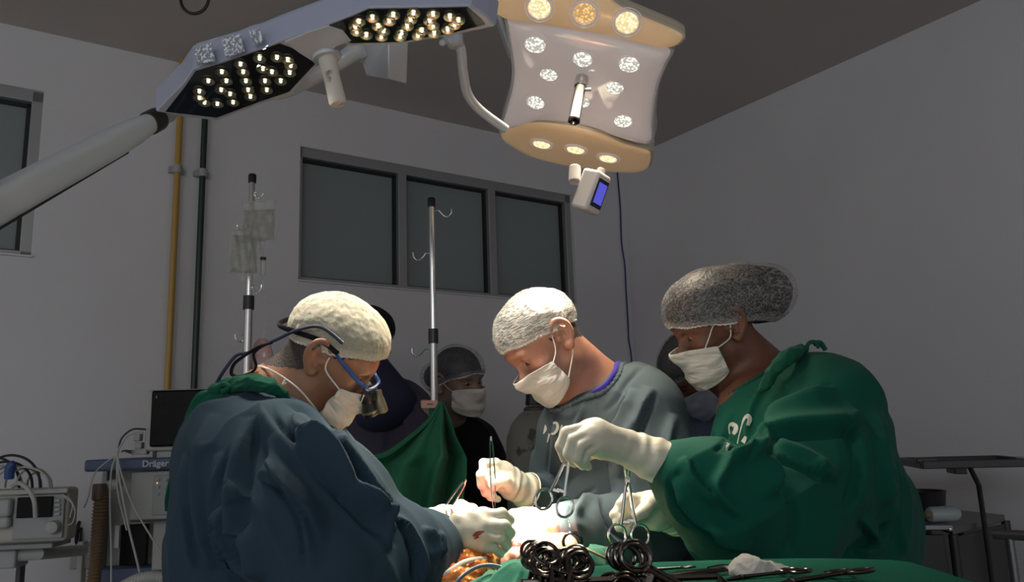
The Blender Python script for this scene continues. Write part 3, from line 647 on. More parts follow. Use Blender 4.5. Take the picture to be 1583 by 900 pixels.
def dome(H, parent, name, m, grow, brim0, slope, extra=(), puff=.0, gath=.0015, ng=70, crk=.0015, seed=0, nth=220, nt=70, tuck=.0, top=1.0, hang=None, label=None):
    """cap or hair: a shell on the cranium from a sloping brim line up to the crown"""
    c0 = A(0, -.002, .045); R = A(.077, .097, .085)+grow; th = np.linspace(0, 2*math.pi, nth, endpoint=False)
    # brim directions in the ellipsoid's own units
    cr = nz(A(0, -slope*1.0, 1)/1.0); bd = []
    for a in th:
        dx, df = math.sin(a), math.cos(a); lo_, hi_ = 0.0, 3.0
        for _ in range(30):          # walk out along the brim plane until the ellipsoid is met
            md = (lo_+hi_)/2; q = A(dx*md*R[0], df*md*R[1], 0); q[2] = brim0+slope*(q[1]) if q[1] < .05 or True else 0
            v = (q-c0)/R
            if v@v < 1: lo_ = md
            else: hi_ = md
        bd.append(nz((q-c0)/R))
    bd = np.array(bd); ts = np.linspace(0, 1, nt); V = []; UV = []
    for t in ts:
        cs = np.clip(bd@cr, -1, 1); om = np.arccos(cs)[:, None]; d = (np.sin((1-t)*om)*bd+np.sin(t*om)*cr)/np.sin(om)
        X = d*R; rad = np.linalg.norm(X, axis=1); D_ = X/rad[:, None]; w = rad.copy()
        for (ec, er) in extra:       # hair bun, puffs
            ec = A(*ec)-c0; er = A(*er)+grow; a_ = ((D_/er)**2).sum(1); b_ = -2*((D_/er)*(ec/er)).sum(1); c_ = ((ec/er)**2).sum()-1; ds = b_*b_-4*a_*c_
            ex = np.where(ds > 0, (-b_+np.sqrt(np.maximum(ds, 0)))/(2*a_), 0); w = np.log(np.exp(w*110)+np.exp(ex*110))/110
        w = w+puff*math.sin(math.pi*min(1, t*1.6))**.7*.9
        w = w*(1-tuck*math.exp(-(t/.03)**2)); w = w+gath*np.sin(th*ng+4*np.sin(th*3+seed))*math.exp(-(t/.16)**2)
        q = D_*w[:, None]; pz = perlin(np.stack([np.sin(th)*7, np.cos(th)*7, np.full(nth, t*9)], 1)+seed)+.6*perlin(np.stack([np.sin(th)*20, np.cos(th)*20, np.full(nth, t*16)], 1)+seed+20)+.5*(1-2*np.abs(perlin(np.stack([q[:, 0]*70, q[:, 1]*45, q[:, 2]*90], 1)+seed)))
        q = D_*(w+pz*crk)[:, None]; V.append(H.O+((q+c0)*H.s)@H.ax); UV.append(np.stack([th/(2*math.pi), np.full(nth, t)], 1))
    V = np.concatenate(V); n = nth; i, j = np.meshgrid(np.arange(nt-2), np.arange(n), indexing='ij'); j2 = (j+1) % n
    Q = np.stack([i*n+j, i*n+j2, (i+1)*n+j2, (i+1)*n+j], -1).reshape(-1, 4); tri_top = V[-1]
    ctr = V[(nt-1)*n:].mean(0); 
    V = np.concatenate([V[:(nt-1)*n], [ctr]]); Fc = [tuple(q) for q in Q[:, ::-1]]+[((nt-2)*n+(k+1) % n, (nt-2)*n+k, (nt-1)*n) for k in range(n)]
    if np.dot(np.cross(V[Fc[0][1]]-V[Fc[0][0]], V[Fc[0][2]]-V[Fc[0][0]]), V[Fc[0][0]]-H.p(*c0)) < 0: Fc = [f[::-1] for f in Fc]
    o = mk(name, V, Fc, m, parent, label=label); me = o.data; uvl = me.uv_layers.new(name='uv'); U = np.concatenate(UV)[:(nt-1)*n]; U = np.concatenate([U, [[.5, 1]]]); li = np.empty(len(me.loops), int); me.loops.foreach_get('vertex_index', li); uvl.data.foreach_set('uv', U[li].ravel()); return o
def brim(H, parent, grow, brim0, slope, m, r=.004, ng=60, seed=0):
    c0 = A(0, -.002, .045); R = A(.077, .097, .085)+grow; pts = []
    for a in np.linspace(0, 2*math.pi, 240, endpoint=False):
        lo_, hi_ = 0.0, 3.0
        for _ in range(25):
            md = (lo_+hi_)/2; q = A(math.sin(a)*md*R[0], math.cos(a)*md*R[1], 0); q[2] = brim0+slope*q[1]; v = (q-c0)/R
            if v@v < 1: lo_ = md
            else: hi_ = md
        q = q*A(1, 1, 1); q[2] += .0012*math.sin(a*ng+3*math.sin(5*a+seed))+.002*math.sin(a*7+seed); q[:2] *= 1+.006*math.sin(a*ng*1.3); pts.append(H.p(*q))
    return MB().tube(pts, r*H.s, 8, closed=True).build('brim', m, parent)
def mask(H, parent, m, top=.002, bot=-.112, th0=-1.15, th1=1.15, side=(-.012, -.085), gap=.006, pleat=.0012, nu=90, nv=60, flare=0.0, seed=0, noff=0.0):
    S = SD(); H.base(S, .045); S.cap(H.p(0, .085, .02), H.p(0, .112, -.02), .012*H.s, .016*H.s, .03); S.cap(H.p(-.03, .06, -.06), H.p(.03, .06, -.06), .03*H.s, .03*H.s, .04)
    U, Vv = np.meshgrid(np.linspace(0, 1, nu), np.linspace(0, 1, nv), indexing='ij'); th = th0+(th1-th0)*U; c = np.cos((th)/max(abs(th0), abs(th1))*math.pi/2)
    ut = side[0]+(top-side[0])*c**.8; ub = side[1]+(bot-side[1])*c**.6; u = ut+(ub-ut)*Vv
    d = np.stack([np.sin(th), np.cos(th), np.zeros_like(th)], -1).reshape(-1, 3)@H.ax; base = H.O+(np.array([0, .015, 0])*H.s)@H.ax+np.outer(u.ravel(), H.u)*H.s
    t = np.full(len(d), .16*H.s)
    for _ in range(40): t -= np.clip(S.eval(base+d*t[:, None], .3)-gap*H.s, -.02, .02)*.8; t = np.maximum(t, .01)
    V = base+d*t[:, None]; vv = Vv.ravel(); uu = U.ravel(); env = np.sin(math.pi*uu)**.5
    pl = pleat*np.sin(vv*3*2*math.pi+.6)*env+perlin(np.stack([uu*7, vv*5, uu*0+seed], 1))*.004+.0022*(1-2*np.abs(perlin(np.stack([uu*9+vv*4, vv*8, uu*0+seed+3], 1))))+.004*np.exp(-((np.minimum(uu, 1-uu))/.06)**2)*np.sin(vv*3*math.pi)
    V = V+d*(pl*H.s)[:, None]; i, j = np.meshgrid(np.arange(nu-1), np.arange(nv-1), indexing='ij'); Q = np.stack([i*nv+j, (i+1)*nv+j, (i+1)*nv+j+1, i*nv+j+1], -1).reshape(-1, 4)
    o = mk('face_mask', V, Q, m, parent, solid=.0016); return o, V.reshape(nu, nv, 3)
def sdmesh(name, S, h, m, parent, post=None, rel=1, **k):
    V, Q = S.mesh(h); V = relax(V, Q, rel, .5) if rel else V
    if post: V = post(V, Q)
    return mk(name, V, Q, m, parent, **k)
def hand(S, w, pal, fingers, thumb, g=0.0, kn=None):
    """w wrist point, fingers: lists of joints from knuckle to tip, thumb joints"""
    for i, f in enumerate(fingers):
        r0 = (.0082, .0085, .0080, .0072)[min(i, 3)]
        S.chain([w+(f[0]-w)*.35]+[f[0]], [.016+g, .0105+g], .007)
        rs = [r0+.0012+g, r0+.0004+g, r0-.0004+g, r0-.0012+g][:len(f)]; S.chain(f, rs, .0022)
    S.chain(thumb, [.016+g, .012+g, .0105+g, .009+g][:len(thumb)], .008)
    for c, r in pal: S.ell(c, np.array(r)+g, None, .014)
    return S
def ground(S, hip, rad=.085, facing=A(1, 0, 0), spread=.1):
    """legs and shoes below the gown"""
    s_ = np.cross(UP, facing)
    for q in (-1, 1):
        h_ = hip+s_*q*spread*.8; f = A(hip[0], hip[1], 0)+s_*q*spread; S.cap(h_, f+UP*.5+facing*.01, rad, .058, .03); S.cap(f+UP*.5+facing*.01, f+UP*.09, .056, .036, .02); S.ecap(f+UP*.04-facing*.05, f+UP*.035+facing*.14, (.04, .034), (.042, .026), s_, .02)
    return S
def shoes(parent, hip, facing, m=None, spread=.1):
    s_ = np.cross(UP, facing)
    for q in (-1, 1):
        f = A(hip[0], hip[1], 0)+s_*q*spread; S = SD(); S.ecap(f+UP*.045-facing*.05, f+UP*.042+facing*.145, (.050, .044), (.050, .036), s_, .02); S.cap(f+UP*.06-facing*.02, f+UP*.10-facing*.02, .045, .044, .02); S.plane(f+UP*.003, -UP); sdmesh('shoe', S, .007, m or M['darkpl'], parent)
def body(name, root, Hd, neck, prims, skinm, zcut, hfine=.0028, hc=.008, ear=True, nr=(.058, .056), nr2=(.068, .064), eu=0.0, zone=None):
    """one continuous body: a fine head and neck joined to the trunk and limbs"""
    S = SD(); Hd.full(S, neck, nr, nr2, ear=ear, eu=eu)
    for q in prims: q(S)
    S1 = S.copy(); V1, Q1 = S1.mesh(hc)
    Sf = SD(); Hd.full(Sf, neck, nr, nr2, ear=ear, eu=eu)
    for q in prims[:1]: q(Sf)
    # fine part limited to the head and neck
    lim = Hd.p(0, 0, -.0); n_ = nz(neck-lim); cutp = neck+n_*zcut
    V2, Q2 = Sf.mesh(hfine); V2 = relax(V2, Q2, 1, .4)
    V2, Q2 = cut(V2, Q2, ((V2-cutp)@n_ < 0) & (np.linalg.norm(V2-neck, axis=1) < .48)); V1, Q1 = cut(V1, Q1, ~(((V1-cutp)@n_ < -.012) & (np.linalg.norm(V1-Hd.O, axis=1) < .30)))
    V = np.concatenate([V2, V1]); Q = np.concatenate([Q2, Q1+len(V2)]); o = mk('body', V, Q, skinm, root)
    if zone is not None:             # short cropped hair growing on the skin
        o.data.materials.append(M['stubble']); c = V[Q].mean(1); L = Hd.loc(c); nz_ = perlin(c*160)*.004+perlin(c*50)*.003; near = np.linalg.norm(L, axis=1) < .16
        o.data.polygons.foreach_set('material_index', (near & zone(L[:, 0], L[:, 1], L[:, 2], nz_)).astype(np.int32))
    return o
def sv(x, y, tow): return cR*x+cU*y-cF*tow      # a direction: right, up, towards the camera
# ================================================================= surgeon at the left
def P3(l, D): return [P(x, y, d if len(q) else D) for (x, y, *q) in l for d in [q[0] if q else D]]
r1 = thing('person', A(P(400, 900, 1.42)[0], P(400, 900, 1.42)[1], 0), 'surgeon in slate blue gown seen from behind, wearing cream cap, mask and magnifying loupes', 'person', 'surgical team around the operating table')
H1 = Head(P(504, 549, 1.47), sv(.79, -.62, -.10), sv(.60, .79, .10), .87)
n1 = P(408, 632, 1.47)
hipc = P(420, 1150, 1.40); fc1 = nz(A(1, .25, 0))
sh_r, el_r, wr_r = P(462, 700, 1.30), P(520, 905, 1.17), P(692, 836, 1.30)
sh_l, el_l, wr_l = P(500, 720, 1.60), P(545, 850, 1.66), P(628, 810, 1.50)
pr1 = [lambda S: S.ell(P(408, 690, 1.47), A(.12, .16, .10), None, .06),
       lambda S: S.ecap(P(400, 720, 1.46), hipc, (.12, .16), (.13, .16), fc1, .05),
       lambda S: S.chain([sh_r, el_r, wr_r], [.058, .045, .028], .02), lambda S: S.chain([sh_l, el_l, wr_l], [.055, .045, .028], .02),
       lambda S: ground(S, hipc, .085, fc1)]
fr1 = [[P(750, 797, 1.29), P(776, 794, 1.285), P(788, 804, 1.30), P(784, 814, 1.32)], [P(752, 812, 1.275), P(779, 812, 1.27), P(789, 824, 1.285), P(784, 835, 1.305)], [P(748, 827, 1.27), P(773, 832, 1.265), P(784, 842, 1.28), P(778, 851, 1.30)], [P(742, 840, 1.275), P(764, 848, 1.275), P(774, 856, 1.29)]]
tr1 = [P(716, 800, 1.32), P(735, 808, 1.35), P(756, 815, 1.36), P(772, 820, 1.355)]
pal1 = [(P(728, 815, 1.29), (.036, .022, .030)), (P(745, 822, 1.285), (.02, .018, .030))]
fl1 = [[P(700, 806, 1.49), P(722, 800, 1.49), P(735, 806, 1.49), P(738, 816, 1.49)], [P(700, 812, 1.475), P(722, 812, 1.47), P(736, 818, 1.475)], [P(698, 820, 1.47), P(718, 824, 1.465), P(730, 828, 1.47)], [P(694, 826, 1.475), P(712, 832, 1.47), P(720, 838, 1.475)]]
tl1 = [P(664, 800, 1.50), P(684, 792, 1.49), P(700, 790, 1.49)]
pall1 = [(P(672, 812, 1.49), (.032, .022, .02))]
pr1 += [lambda S: hand(S, wr_r, pal1, fr1, tr1, -.0035), lambda S: hand(S, wr_l, pall1, fl1, tl1, -.0035)]
body('body', r1, H1, n1, pr1, M['skin1'], .02, nr=(.060, .060), nr2=(.075, .072), eu=.008, zone=lambda x, f, u, n: (np.abs(x) < .078) & (f < -.008+n) & (u > -.022+.78*(f+.006)+n)); H1.eyes(r1); H1.brows(r1, M['hair'])
shoes(r1, hipc, fc1)
dome(H1, r1, 'hair', M['stubble'], .005, .010, .72, crk=.0012, seed=2, gath=.0008, ng=40, tuck=.02)
dome(H1, r1, 'bouffant_cap', M['net1'], .009, .033, .42, puff=.004, seed=1, crk=.0024, extra=[((0, .030, .060), (.060, .060, .055))]); brim(H1, r1, .008, .032, .42, M['mask'], .003, seed=1)
o, g = mask(H1, r1, M['mask'], top=-.004, side=(-.012, -.082), th0=-1.05, th1=1.05, seed=1, bot=-.118, gap=.012)
ez = H1.p
MB().tube([g[-1, 1], ez(.079, .02, .0), ez(.080, .010, .030), ez(.079, -.002, .040)], .0016, 8, sm=5).build('mask_strap', M['elastic'], r1)
MB().tube([g[-1, -3], P(465, 605, 1.385), P(440, 585, 1.39), P(420, 573, 1.41), P(404, 567, 1.44), P(396, 566, 1.50)], .0018, 8, sm=6).build('mask_strap', M['elastic'], r1)
MB().tube([P(441, 586, 1.385), P(437, 594, 1.38), P(442, 592, 1.378)], .0016, 6, sm=4).build('strap_knot', M['elastic'], r1)
# gown
G = SD()
G.ecap(P(408, 705, 1.47), P(408, 800, 1.46), (.140, .19), (.148, .20), sv(1, 0, 0), .05); G.ecap(P(408, 800, 1.46), P(410, 1230, 1.42), (.148, .20), (.18, .21), sv(1, 0, 0), .05)
G.ell(P(380, 696, 1.47), A(.098, .17, .095), None, .05); G.ell(P(425, 704, 1.43), A(.095, .16, .085), None, .06)
G.chain([P(425, 722, 1.31), P(490, 800, 1.22), P(530, 905, 1.17)], [.110, .110, .105], .05); G.chain([P(530, 905, 1.17), P(605, 868, 1.22), P(655, 850, 1.27), P(690, 842, 1.30)], [.105, .078, .052, .038], .035)
G.chain([P(490, 715, 1.60), P(520, 800, 1.66), P(560, 830, 1.62), P(618, 812, 1.52)], [.085, .08, .065, .045], .04)
G.ell(P(520, 850, 1.36), A(.10, .15, .12), None, .05); G.plane(A(0, 0, .42), -UP)
G.cap(P(388, 560, 1.47), n1+(n1-P(388, 560, 1.47))*.0+A(0, 0, .0), .0, .01, .01, 1) if False else None
G.ecap(P(402, 560, 1.47), n1+A(.01, 0, .01), (.074, .074), (.084, .082), H1.r, .008, -1)
def g1post(V, Q):
    N0 = nz(P(600, 880, 1.25)-P(440, 660, 1.3)); V = wrinkle(V, Q, N0, .009, 9, 1, .28, 3); V = wrinkle(V, Q, UP, .006, 7, 4, .2, 3)
    st = [([(405, 620), (415, 650), (445, 690), (500, 715), (540, 745)], 13, .016, 'S'), ([(452, 640), (462, 680), (500, 730), (560, 790), (600, 830)], 13, .020, 's'),
          ([(505, 660), (545, 720), (575, 775), (590, 820)], 9, .012, 's'), ([(395, 650), (380, 720), (370, 780), (375, 860)], 12, .014, 'S'), ([(400, 730), (440, 750), (480, 790), (500, 840)], 10, .012, 's'),
          ([(330, 640), (315, 720), (318, 800), (330, 880)], 12, .012, 'r'), ([(345, 700), (350, 780), (365, 850), (395, 900)], 10, .012, 'S'), ([(290, 700), (288, 780), (300, 880)], 8, .008, 'r'),
          ([(372, 815), (395, 850), (400, 900)], 9, .014, 's'), ([(610, 800), (632, 825), (650, 860), (655, 900)], 5, .010, 's'), ([(655, 815), (668, 838), (672, 868)], 4, .009, 'r'), ([(540, 760), (580, 800), (605, 850)], 9, .010, 'S'),
          ([(440, 620), (480, 640), (530, 690)], 6, .006, 'v'), ([(420, 690), (430, 740), (470, 800), (480, 880)], 10, .011, 's'), ([(630, 830), (640, 860), (640, 895)], 5, -.008, 'r'), ([(680, 822), (684, 840), (684, 862)], 4, .006, 'r')]
    st = [(a[0], a[1]*.85, a[2]*1.85, a[3]) for a in st]; return folds(V, Q, st)
g1 = sdmesh('surgical_gown', G, .0045, M['gown1'], r1, g1post, 3)
def rimband(go, Hd, neck, m, par, name, r, rip=0.0, lift=0.0, R=.15):
    off = ROOT[go.name]; V = np.empty(len(go.data.vertices)*3); go.data.vertices.foreach_get('co', V); V = V.reshape(-1, 3)+off
    a0 = Hd.p(0, -.01, -.06); ax = nz(a0-neck); X, Y, Z = frame(ax); q = V-neck; h = q@ax; x = q@X; y = q@Y; rr = np.hypot(x, y); m_ = (rr < R) & (h > -.10) & (h < .16); ang = np.arctan2(y, x); pts = []
    n = 40
    for k in range(n):
        a = -math.pi+2*math.pi*(k+.5)/n; s_ = m_ & (np.abs((ang-a+math.pi) % (2*math.pi)-math.pi) < math.pi/n*1.3)
        if s_.sum() < 3: continue
        hh = h[s_]; c = V[s_][hh > hh.max()-.006]; pts.append(c.mean(0)+ax*lift)
    P_ = np.array(pts)
    for _ in range(2): P_ = .5*P_+.25*np.roll(P_, 1, 0)+.25*np.roll(P_, -1, 0)
    c = spline(list(P_)+[P_[0]], 8)[:-1]; t = np.arange(len(c)); rr_ = r*(1+.18*np.sin(t*1.1)+.0*t)
    MB().tube(c, rr_, 8, closed=True).build(name, m, par); return P_
def decal(strokes, go, m, par, name='printed_letter'):
    off = ROOT[go.name]; n = len(go.data.vertices); V = np.empty(n*3); go.data.vertices.foreach_get('co', V); V = V.reshape(-1, 3)+off; bv = bvhtree.BVHTree.FromPolygons([tuple(v) for v in V], [tuple(p.vertices) for p in go.data.polygons])
    for st in strokes:
        c = spline([A(x, y, w) for x, y, w in st], 6); T = np.gradient(c[:, :2], axis=0); T /= np.linalg.norm(T, axis=1)[:, None]+1e-9; W_ = []; ok = True
        for i in range(len(c)):
            for u in (-1, -.5, 0, .5, 1):
                px, py = c[i, 0]-T[i, 1]*c[i, 2]*u, c[i, 1]+T[i, 0]*c[i, 2]*u; r_ = nz(ray(px, py)); h = bv.ray_cast(Vector(CAM+r_*.3), Vector(r_))
                if h[0] is None: ok = False; break
                W_.append(np.array(h[0])-r_*.0012)
            if not ok: break
        if not ok: continue
        Q = [(i*5+j, i*5+j+1, (i+1)*5+j+1, (i+1)*5+j) for i in range(len(c)-1) for j in range(4)]; Wa = np.array(W_); bad = sorted({i//4 for i, f in enumerate(Q) if max(np.linalg.norm(Wa[f[a]]-Wa[f[(a+1) % 4]]) for a in range(4)) > .012}); cuts = [-1]+bad+[len(c)-1]; k = max(range(len(cuts)-1), key=lambda a: cuts[a+1]-cuts[a]); Q = [f for i, f in enumerate(Q) if cuts[k] < i//4 < cuts[k+1]]
        if not Q: continue
        us = sorted({v for f in Q for v in f}); mp_ = {v: i for i, v in enumerate(us)}; W_ = [W_[v] for v in us]; Q = [tuple(mp_[v] for v in f) for f in Q]; mk(name, W_, Q, m, par)
# green scrub collar with ties down the back
cl = [P(296, 668, 1.44), P(312, 634, 1.42), P(335, 608, 1.40), P(362, 596, 1.37), P(392, 594, 1.345), P(420, 602, 1.34), P(437, 612, 1.35)]
def clothband(name, pts, rs, m, par, amp=.005, seed=0, flat=None):
    S = SD(); c = spline(pts, 5); r = np.interp(np.linspace(0, 1, len(c)), np.linspace(0, 1, len(rs)), rs)
    S.chain(list(c), list(r), .006); d = nz(c[-1]-c[0])
    return sdmesh(name, S, .0028, m, par, lambda V, Q: wrinkle(wrinkle(V, Q, d, amp, 34, seed, .3, 2), Q, nz(d+UP*.6), amp*.5, 60, seed+5, .4), 1)
clothband('scrub_collar', [P(338, 612, 1.50), P(350, 601, 1.42), P(375, 594, 1.375), P(402, 594, 1.35), P(425, 601, 1.345), P(444, 615, 1.36)], [.010, .015, .015, .012, .010, .006], M['greencloth'], r1)
def ribbon(pts, wd, side, m, parent, name, th=.002, sd=0):
    c = spline(pts, 6); n = len(c); wd = np.interp(np.linspace(0, 1, n), np.linspace(0, 1, len(wd)), wd) if not np.isscalar(wd) else np.full(n, wd); side = nz(side); V = []; k = 9
    T = np.gradient(c, axis=0)
    for i in range(n):
        t = nz(T[i]); s_ = nz(side-t*np.dot(side, t)); nn_ = np.cross(t, s_)
        for j in range(k):
            a = (j/(k-1)-.5)*2; V.append(c[i]+s_*a*wd[i]+nn_*(.10*wd[i]*math.sin(j*2.1+i*.21+sd)+.22*wd[i]*math.sin(a*2+i*.13+sd)))
    V = np.array(V); i, j = np.meshgrid(np.arange(n-1), np.arange(k-1), indexing='ij'); Q = np.stack([i*k+j, (i+1)*k+j, (i+1)*k+j+1, i*k+j+1], -1).reshape(-1, 4)
    return mk(name, V, Q, m, parent, solid=th)
ribbon([P(352, 603, 1.38), P(325, 616, 1.37), P(308, 640, 1.365), P(303, 652, 1.36)], [.012, .014, .017, .018], sv(.8, -.5, 0), M['greencloth'], r1, 'collar_tie')
ribbon([P(340, 604, 1.42), P(312, 618, 1.41), P(292, 660, 1.41), P(277, 720, 1.42), P(266, 770, 1.42), P(263, 792, 1.42)], [.014, .014, .011, .012, .013, .010], sv(1, .2, .1), M['greencloth'], r1, 'collar_tie', sd=2)
q = MB(); q.ball(P(337, 603, 1.385), (.018, .016, .013)); q.tube([P(332, 604, 1.375), P(346, 594, 1.375), P(354, 600, 1.37), P(342, 607, 1.37)], .0055, 8, sm=4); q.build('tie_knot', M['greencloth'], r1, sub=1)
# gloves
def glove(root, w, pal, f, t, back, rw=.032, hh=.0022, length=.075, m=None, wr=None):
    S = SD(); hand(S, w, pal, f, t, .0006); d = nz(w-back); S.cap(w, back, .029, rw, .02); S.plane(back-d*.005, back-w, .004)
    def post(V, Q):
        a = (V-back)@d; fade = np.clip(1-(a-.02)/.08, 0, 1); N = normals(V, Q); V = V+N*(fade*(.0016*np.sin(a*260+6*perlin(V*22))+.0026*perlin(V*A(30, 30, 30)+3)))[:, None]; return V+N*(.0009*perlin(V*70))[:, None]
    o = sdmesh('glove', S, hh, m or M['glove'], root, post, 1); X, Y, Z = frame(d); MB().ring(back-d*.002, d, rw+.0008, .0016, 36, 8).build('glove_cuff_roll', M['glove'], o); return o
gl1 = glove(r1, wr_r, pal1, fr1, tr1, P(676, 842, 1.29), .040); glove(r1, wr_l, pall1, fl1, tl1, P(604, 812, 1.52), .044)
# loupes: headband strap, frame, two barrels
M['strapblue'] = mat('navy_strap', (.012, .018, .05), .5); M['framebl'] = mat('blue_frame', (.03, .09, .28), .3, coat=.4)
lp = thing('loupe_glasses', P(575, 600, 1.43), 'magnifying loupe glasses with blue frame and dark barrels worn by the left surgeon', 'glasses')
q = MB(); q.tube([ez(.088, .020, .040), ez(.081, .048, .030), ez(.074, .075, .022), ez(.060, .103, .014)], [.003, .0042, .0045, .004], 10, sm=5, ex=.6); q.build('temple', M['framebl'], lp)
q = MB(); q.tube([ez(-.079, .012, .026), ez(-.079, .045, .026), ez(-.074, .075, .022), ez(-.060, .103, .014)], [.003, .0042, .0045, .004], 10, sm=5, ex=.6); q.build('temple', M['framebl'], lp)
q = MB(); q.tube([ez(.062, .100, .018), ez(.058, .112, .012), ez(.03, .122, .016), ez(0, .124, .020), ez(-.03, .122, .016), ez(-.058, .112, .012), ez(-.062, .100, .018)], .0032, 8, sm=4); q.build('frame_front', M['framebl'], lp)
for s_ in (1, -1):
    q = MB(); q.tube([ez(s_*.060, .104, .014), ez(s_*.058, .112, -.006), ez(s_*.045, .116, -.02), ez(s_*.02, .118, -.018), ez(s_*.012, .122, .0), ez(s_*.02, .122, .016)], .0016, 8, sm=4); q.build('lens_frame', M['blackpl'], lp)
    bd_ = nz(H1.f*.80-H1.u*.60+H1.r*(-s_*.08)); c = ez(s_*.030, .116, -.008)
    q = MB(); q.lathe([(.0, -.003), (.012, -.003), (.0135, 0), (.0135, .012), (.0120, .014), (.0120, .020), (.0150, .030), (.0158, .038), (.0150, .041), (.0120, .041), (.0115, .038), (.0, .038)], c, bd_, 24); b_ = q.build('barrel', M['blackpl'], lp)
    q = MB(); q.lathe([(.0162, .031), (.0166, .033), (.0162, .035)], c, bd_, 24); q.build('barrel_ring', mat('brass_ring', (.45, .36, .2), .3, .8), b_)
    q = MB(); q.lathe([(.0112, .0385), (.006, .0405), (.0005, .041)], c, bd_, 20); q.build('objective', M['lampblack'], b_)
c = ez(.022, .142, .004); bd_ = nz(H1.f*.70-H1.u*.70)
q = MB(); q.lathe([(.0, -.012), (.006, -.012), (.007, 0), (.009, .004), (.0125, .022), (.013, .028), (.011, .03), (.0, .028)], c, bd_, 24); q.build('headlight', mat('bronze_metal', (.22, .19, .12), .35, .8), lp)
sl = M['strapblue']
q = MB(); q.tube([ez(.088, .020, .044), ez(.092, -.02, .046), ez(.082, -.068, .028), ez(.048, -.106, .006), ez(.0, -.118, -.004), ez(-.045, -.093, .018), ez(-.088, -.02, .04), ez(-.086, .02, .040)], .005, 8, sm=5, ex=.35); q.build('head_strap', M['blackcloth'], lp)
q = MB(); q.tube([P(530, 531, 1.37), P(514, 517, 1.372), P(497, 506, 1.375), P(480, 505, 1.38), P(455, 512, 1.38), P(430, 524, 1.40), P(412, 532, 1.42), P(385, 545, 1.43), P(365, 550, 1.43), P(345, 575, 1.42), P(330, 600, 1.42), P(300, 645, 1.41), P(285, 690, 1.42), P(272, 760, 1.42)], .0032, 8, sm=6); q.build('light_cable', M['strapblue'], lp)
q = MB(); q.tube([P(420, 530, 1.41), P(400, 536, 1.42), P(378, 550, 1.43), P(362, 563, 1.43), P(358, 578, 1.43), P(370, 582, 1.43), P(388, 576, 1.43), P(396, 566, 1.43), P(392, 548, 1.43), P(402, 537, 1.42)], .0042, 8, sm=6, ex=.6); q.build('strap_loop', M['blackcloth'], lp)
M['print'] = mat('worn_print', (.50, .50, .44), .8, var=(60, (.35, .38, .34), .5, .7)); M['blood'] = mat('dried_blood', (.30, .06, .03), .5)
decal([[(731, 829, 1.5), (737, 826, 3.5), (744, 823, 2.5), (749, 822, 1)], [(733, 833, 1), (740, 830, 1.8)]], gl1, M['blood'], gl1, 'blood_smear')
# ================================================================= surgeon in the middle
r2 = thing('person', A(P(960, 900, 1.88)[0], P(960, 900, 1.88)[1], 0), 'surgeon in grey gown with white cap and mask looking down, middle of the three', 'person', 'surgical team around the operating table')
H2 = Head(P(847, 529, 1.78), sv(-.62, -.67, .36), sv(-.67, .75, .10), .91)
n2 = P(930, 603, 1.86); hip2 = P(985, 1060, 1.95); fc2 = nz(A(-.6, -.8, 0))
s2l_, e2l, w2l = P(1010, 650, 1.70), P(1010, 835, 1.62), P(848, 815, 1.50)
s2r, e2r, w2r = P(868, 680, 1.82), P(868, 800, 1.88), P(796, 752, 1.66)
f2r = [[P(766, 716, 1.62), P(747, 716, 1.61), P(747, 733, 1.60), P(757, 745, 1.60)], [P(764, 728, 1.615), P(743, 734, 1.60), P(744, 750, 1.60), P(756, 760, 1.605)], [P(766, 740, 1.615), P(746, 748, 1.605), P(750, 762, 1.605), P(763, 767, 1.61)], [P(770, 750, 1.62), P(752, 758, 1.61), P(758, 769, 1.61), P(770, 772, 1.62)]]
t2r = [P(790, 752, 1.625), P(778, 742, 1.60), P(767, 744, 1.59), P(763, 752, 1.59)]
pa2r = [(P(778, 736, 1.64), (.026, .022, .030)), (P(790, 745, 1.65), (.024, .022, .026))]
f2l = [[P(806, 806, 1.48), P(790, 808, 1.475), P(774, 816, 1.48), P(764, 826, 1.49)], [P(804, 815, 1.47), P(786, 819, 1.465), P(770, 827, 1.475), P(760, 836, 1.49)], [P(806, 824, 1.465), P(790, 830, 1.46), P(776, 838, 1.47), P(768, 846, 1.48)], [P(812, 832, 1.47), P(798, 840, 1.465), P(786, 846, 1.475)]]
t2l = [P(832, 800, 1.49), P(812, 796, 1.49), P(794, 798, 1.50), P(784, 804, 1.51)]
pa2l = [(P(824, 814, 1.48), (.034, .020, .026)), (P(838, 815, 1.485), (.028, .020, .028))]
pr2 = [lambda S: S.ell(P(945, 640, 1.84), A(.14, .11, .08), None, .06), lambda S: S.ecap(P(955, 680, 1.87), hip2, (.14, .10), (.13, .10), sv(1, 0, 0), .05),
       lambda S: S.chain([s2l_, e2l, w2l], [.055, .045, .028], .02), lambda S: S.chain([s2r, e2r, w2r], [.055, .045, .028], .02), lambda S: ground(S, hip2, .085, fc2),
       lambda S: hand(S, w2r, pa2r, f2r, t2r, -.0035), lambda S: hand(S, w2l, pa2l, f2l, t2l, -.0035)]
body('body', r2, H2, n2, pr2, M['skin2'], .02, nr=(.058, .060), nr2=(.068, .066), zone=lambda x, f, u, n: ((np.abs(x) < .077) & (f > -.0)&(f < .022+n) & (u > .010+n)) | ((np.abs(x) < .077) & (f < -.02) & (u > -.022+n+.6*(f+.02)))); H2.eyes(r2); H2.brows(r2, M['hair']); shoes(r2, hip2, fc2)
dome(H2, r2, 'hair', M['hair'], .004, .022, .58, crk=.0012, seed=12, gath=.0008, ng=40, tuck=.02)
dome(H2, r2, 'bouffant_cap', M['net2'], .010, .026, .40, puff=.007, seed=5, crk=.0028); brim(H2, r2, .009, .025, .40, M['mask'], .003, seed=4)
o, g = mask(H2, r2, M['mask'], top=-.006, side=(-.022, -.078), th0=-1.1, th1=1.1, seed=8, bot=-.112)
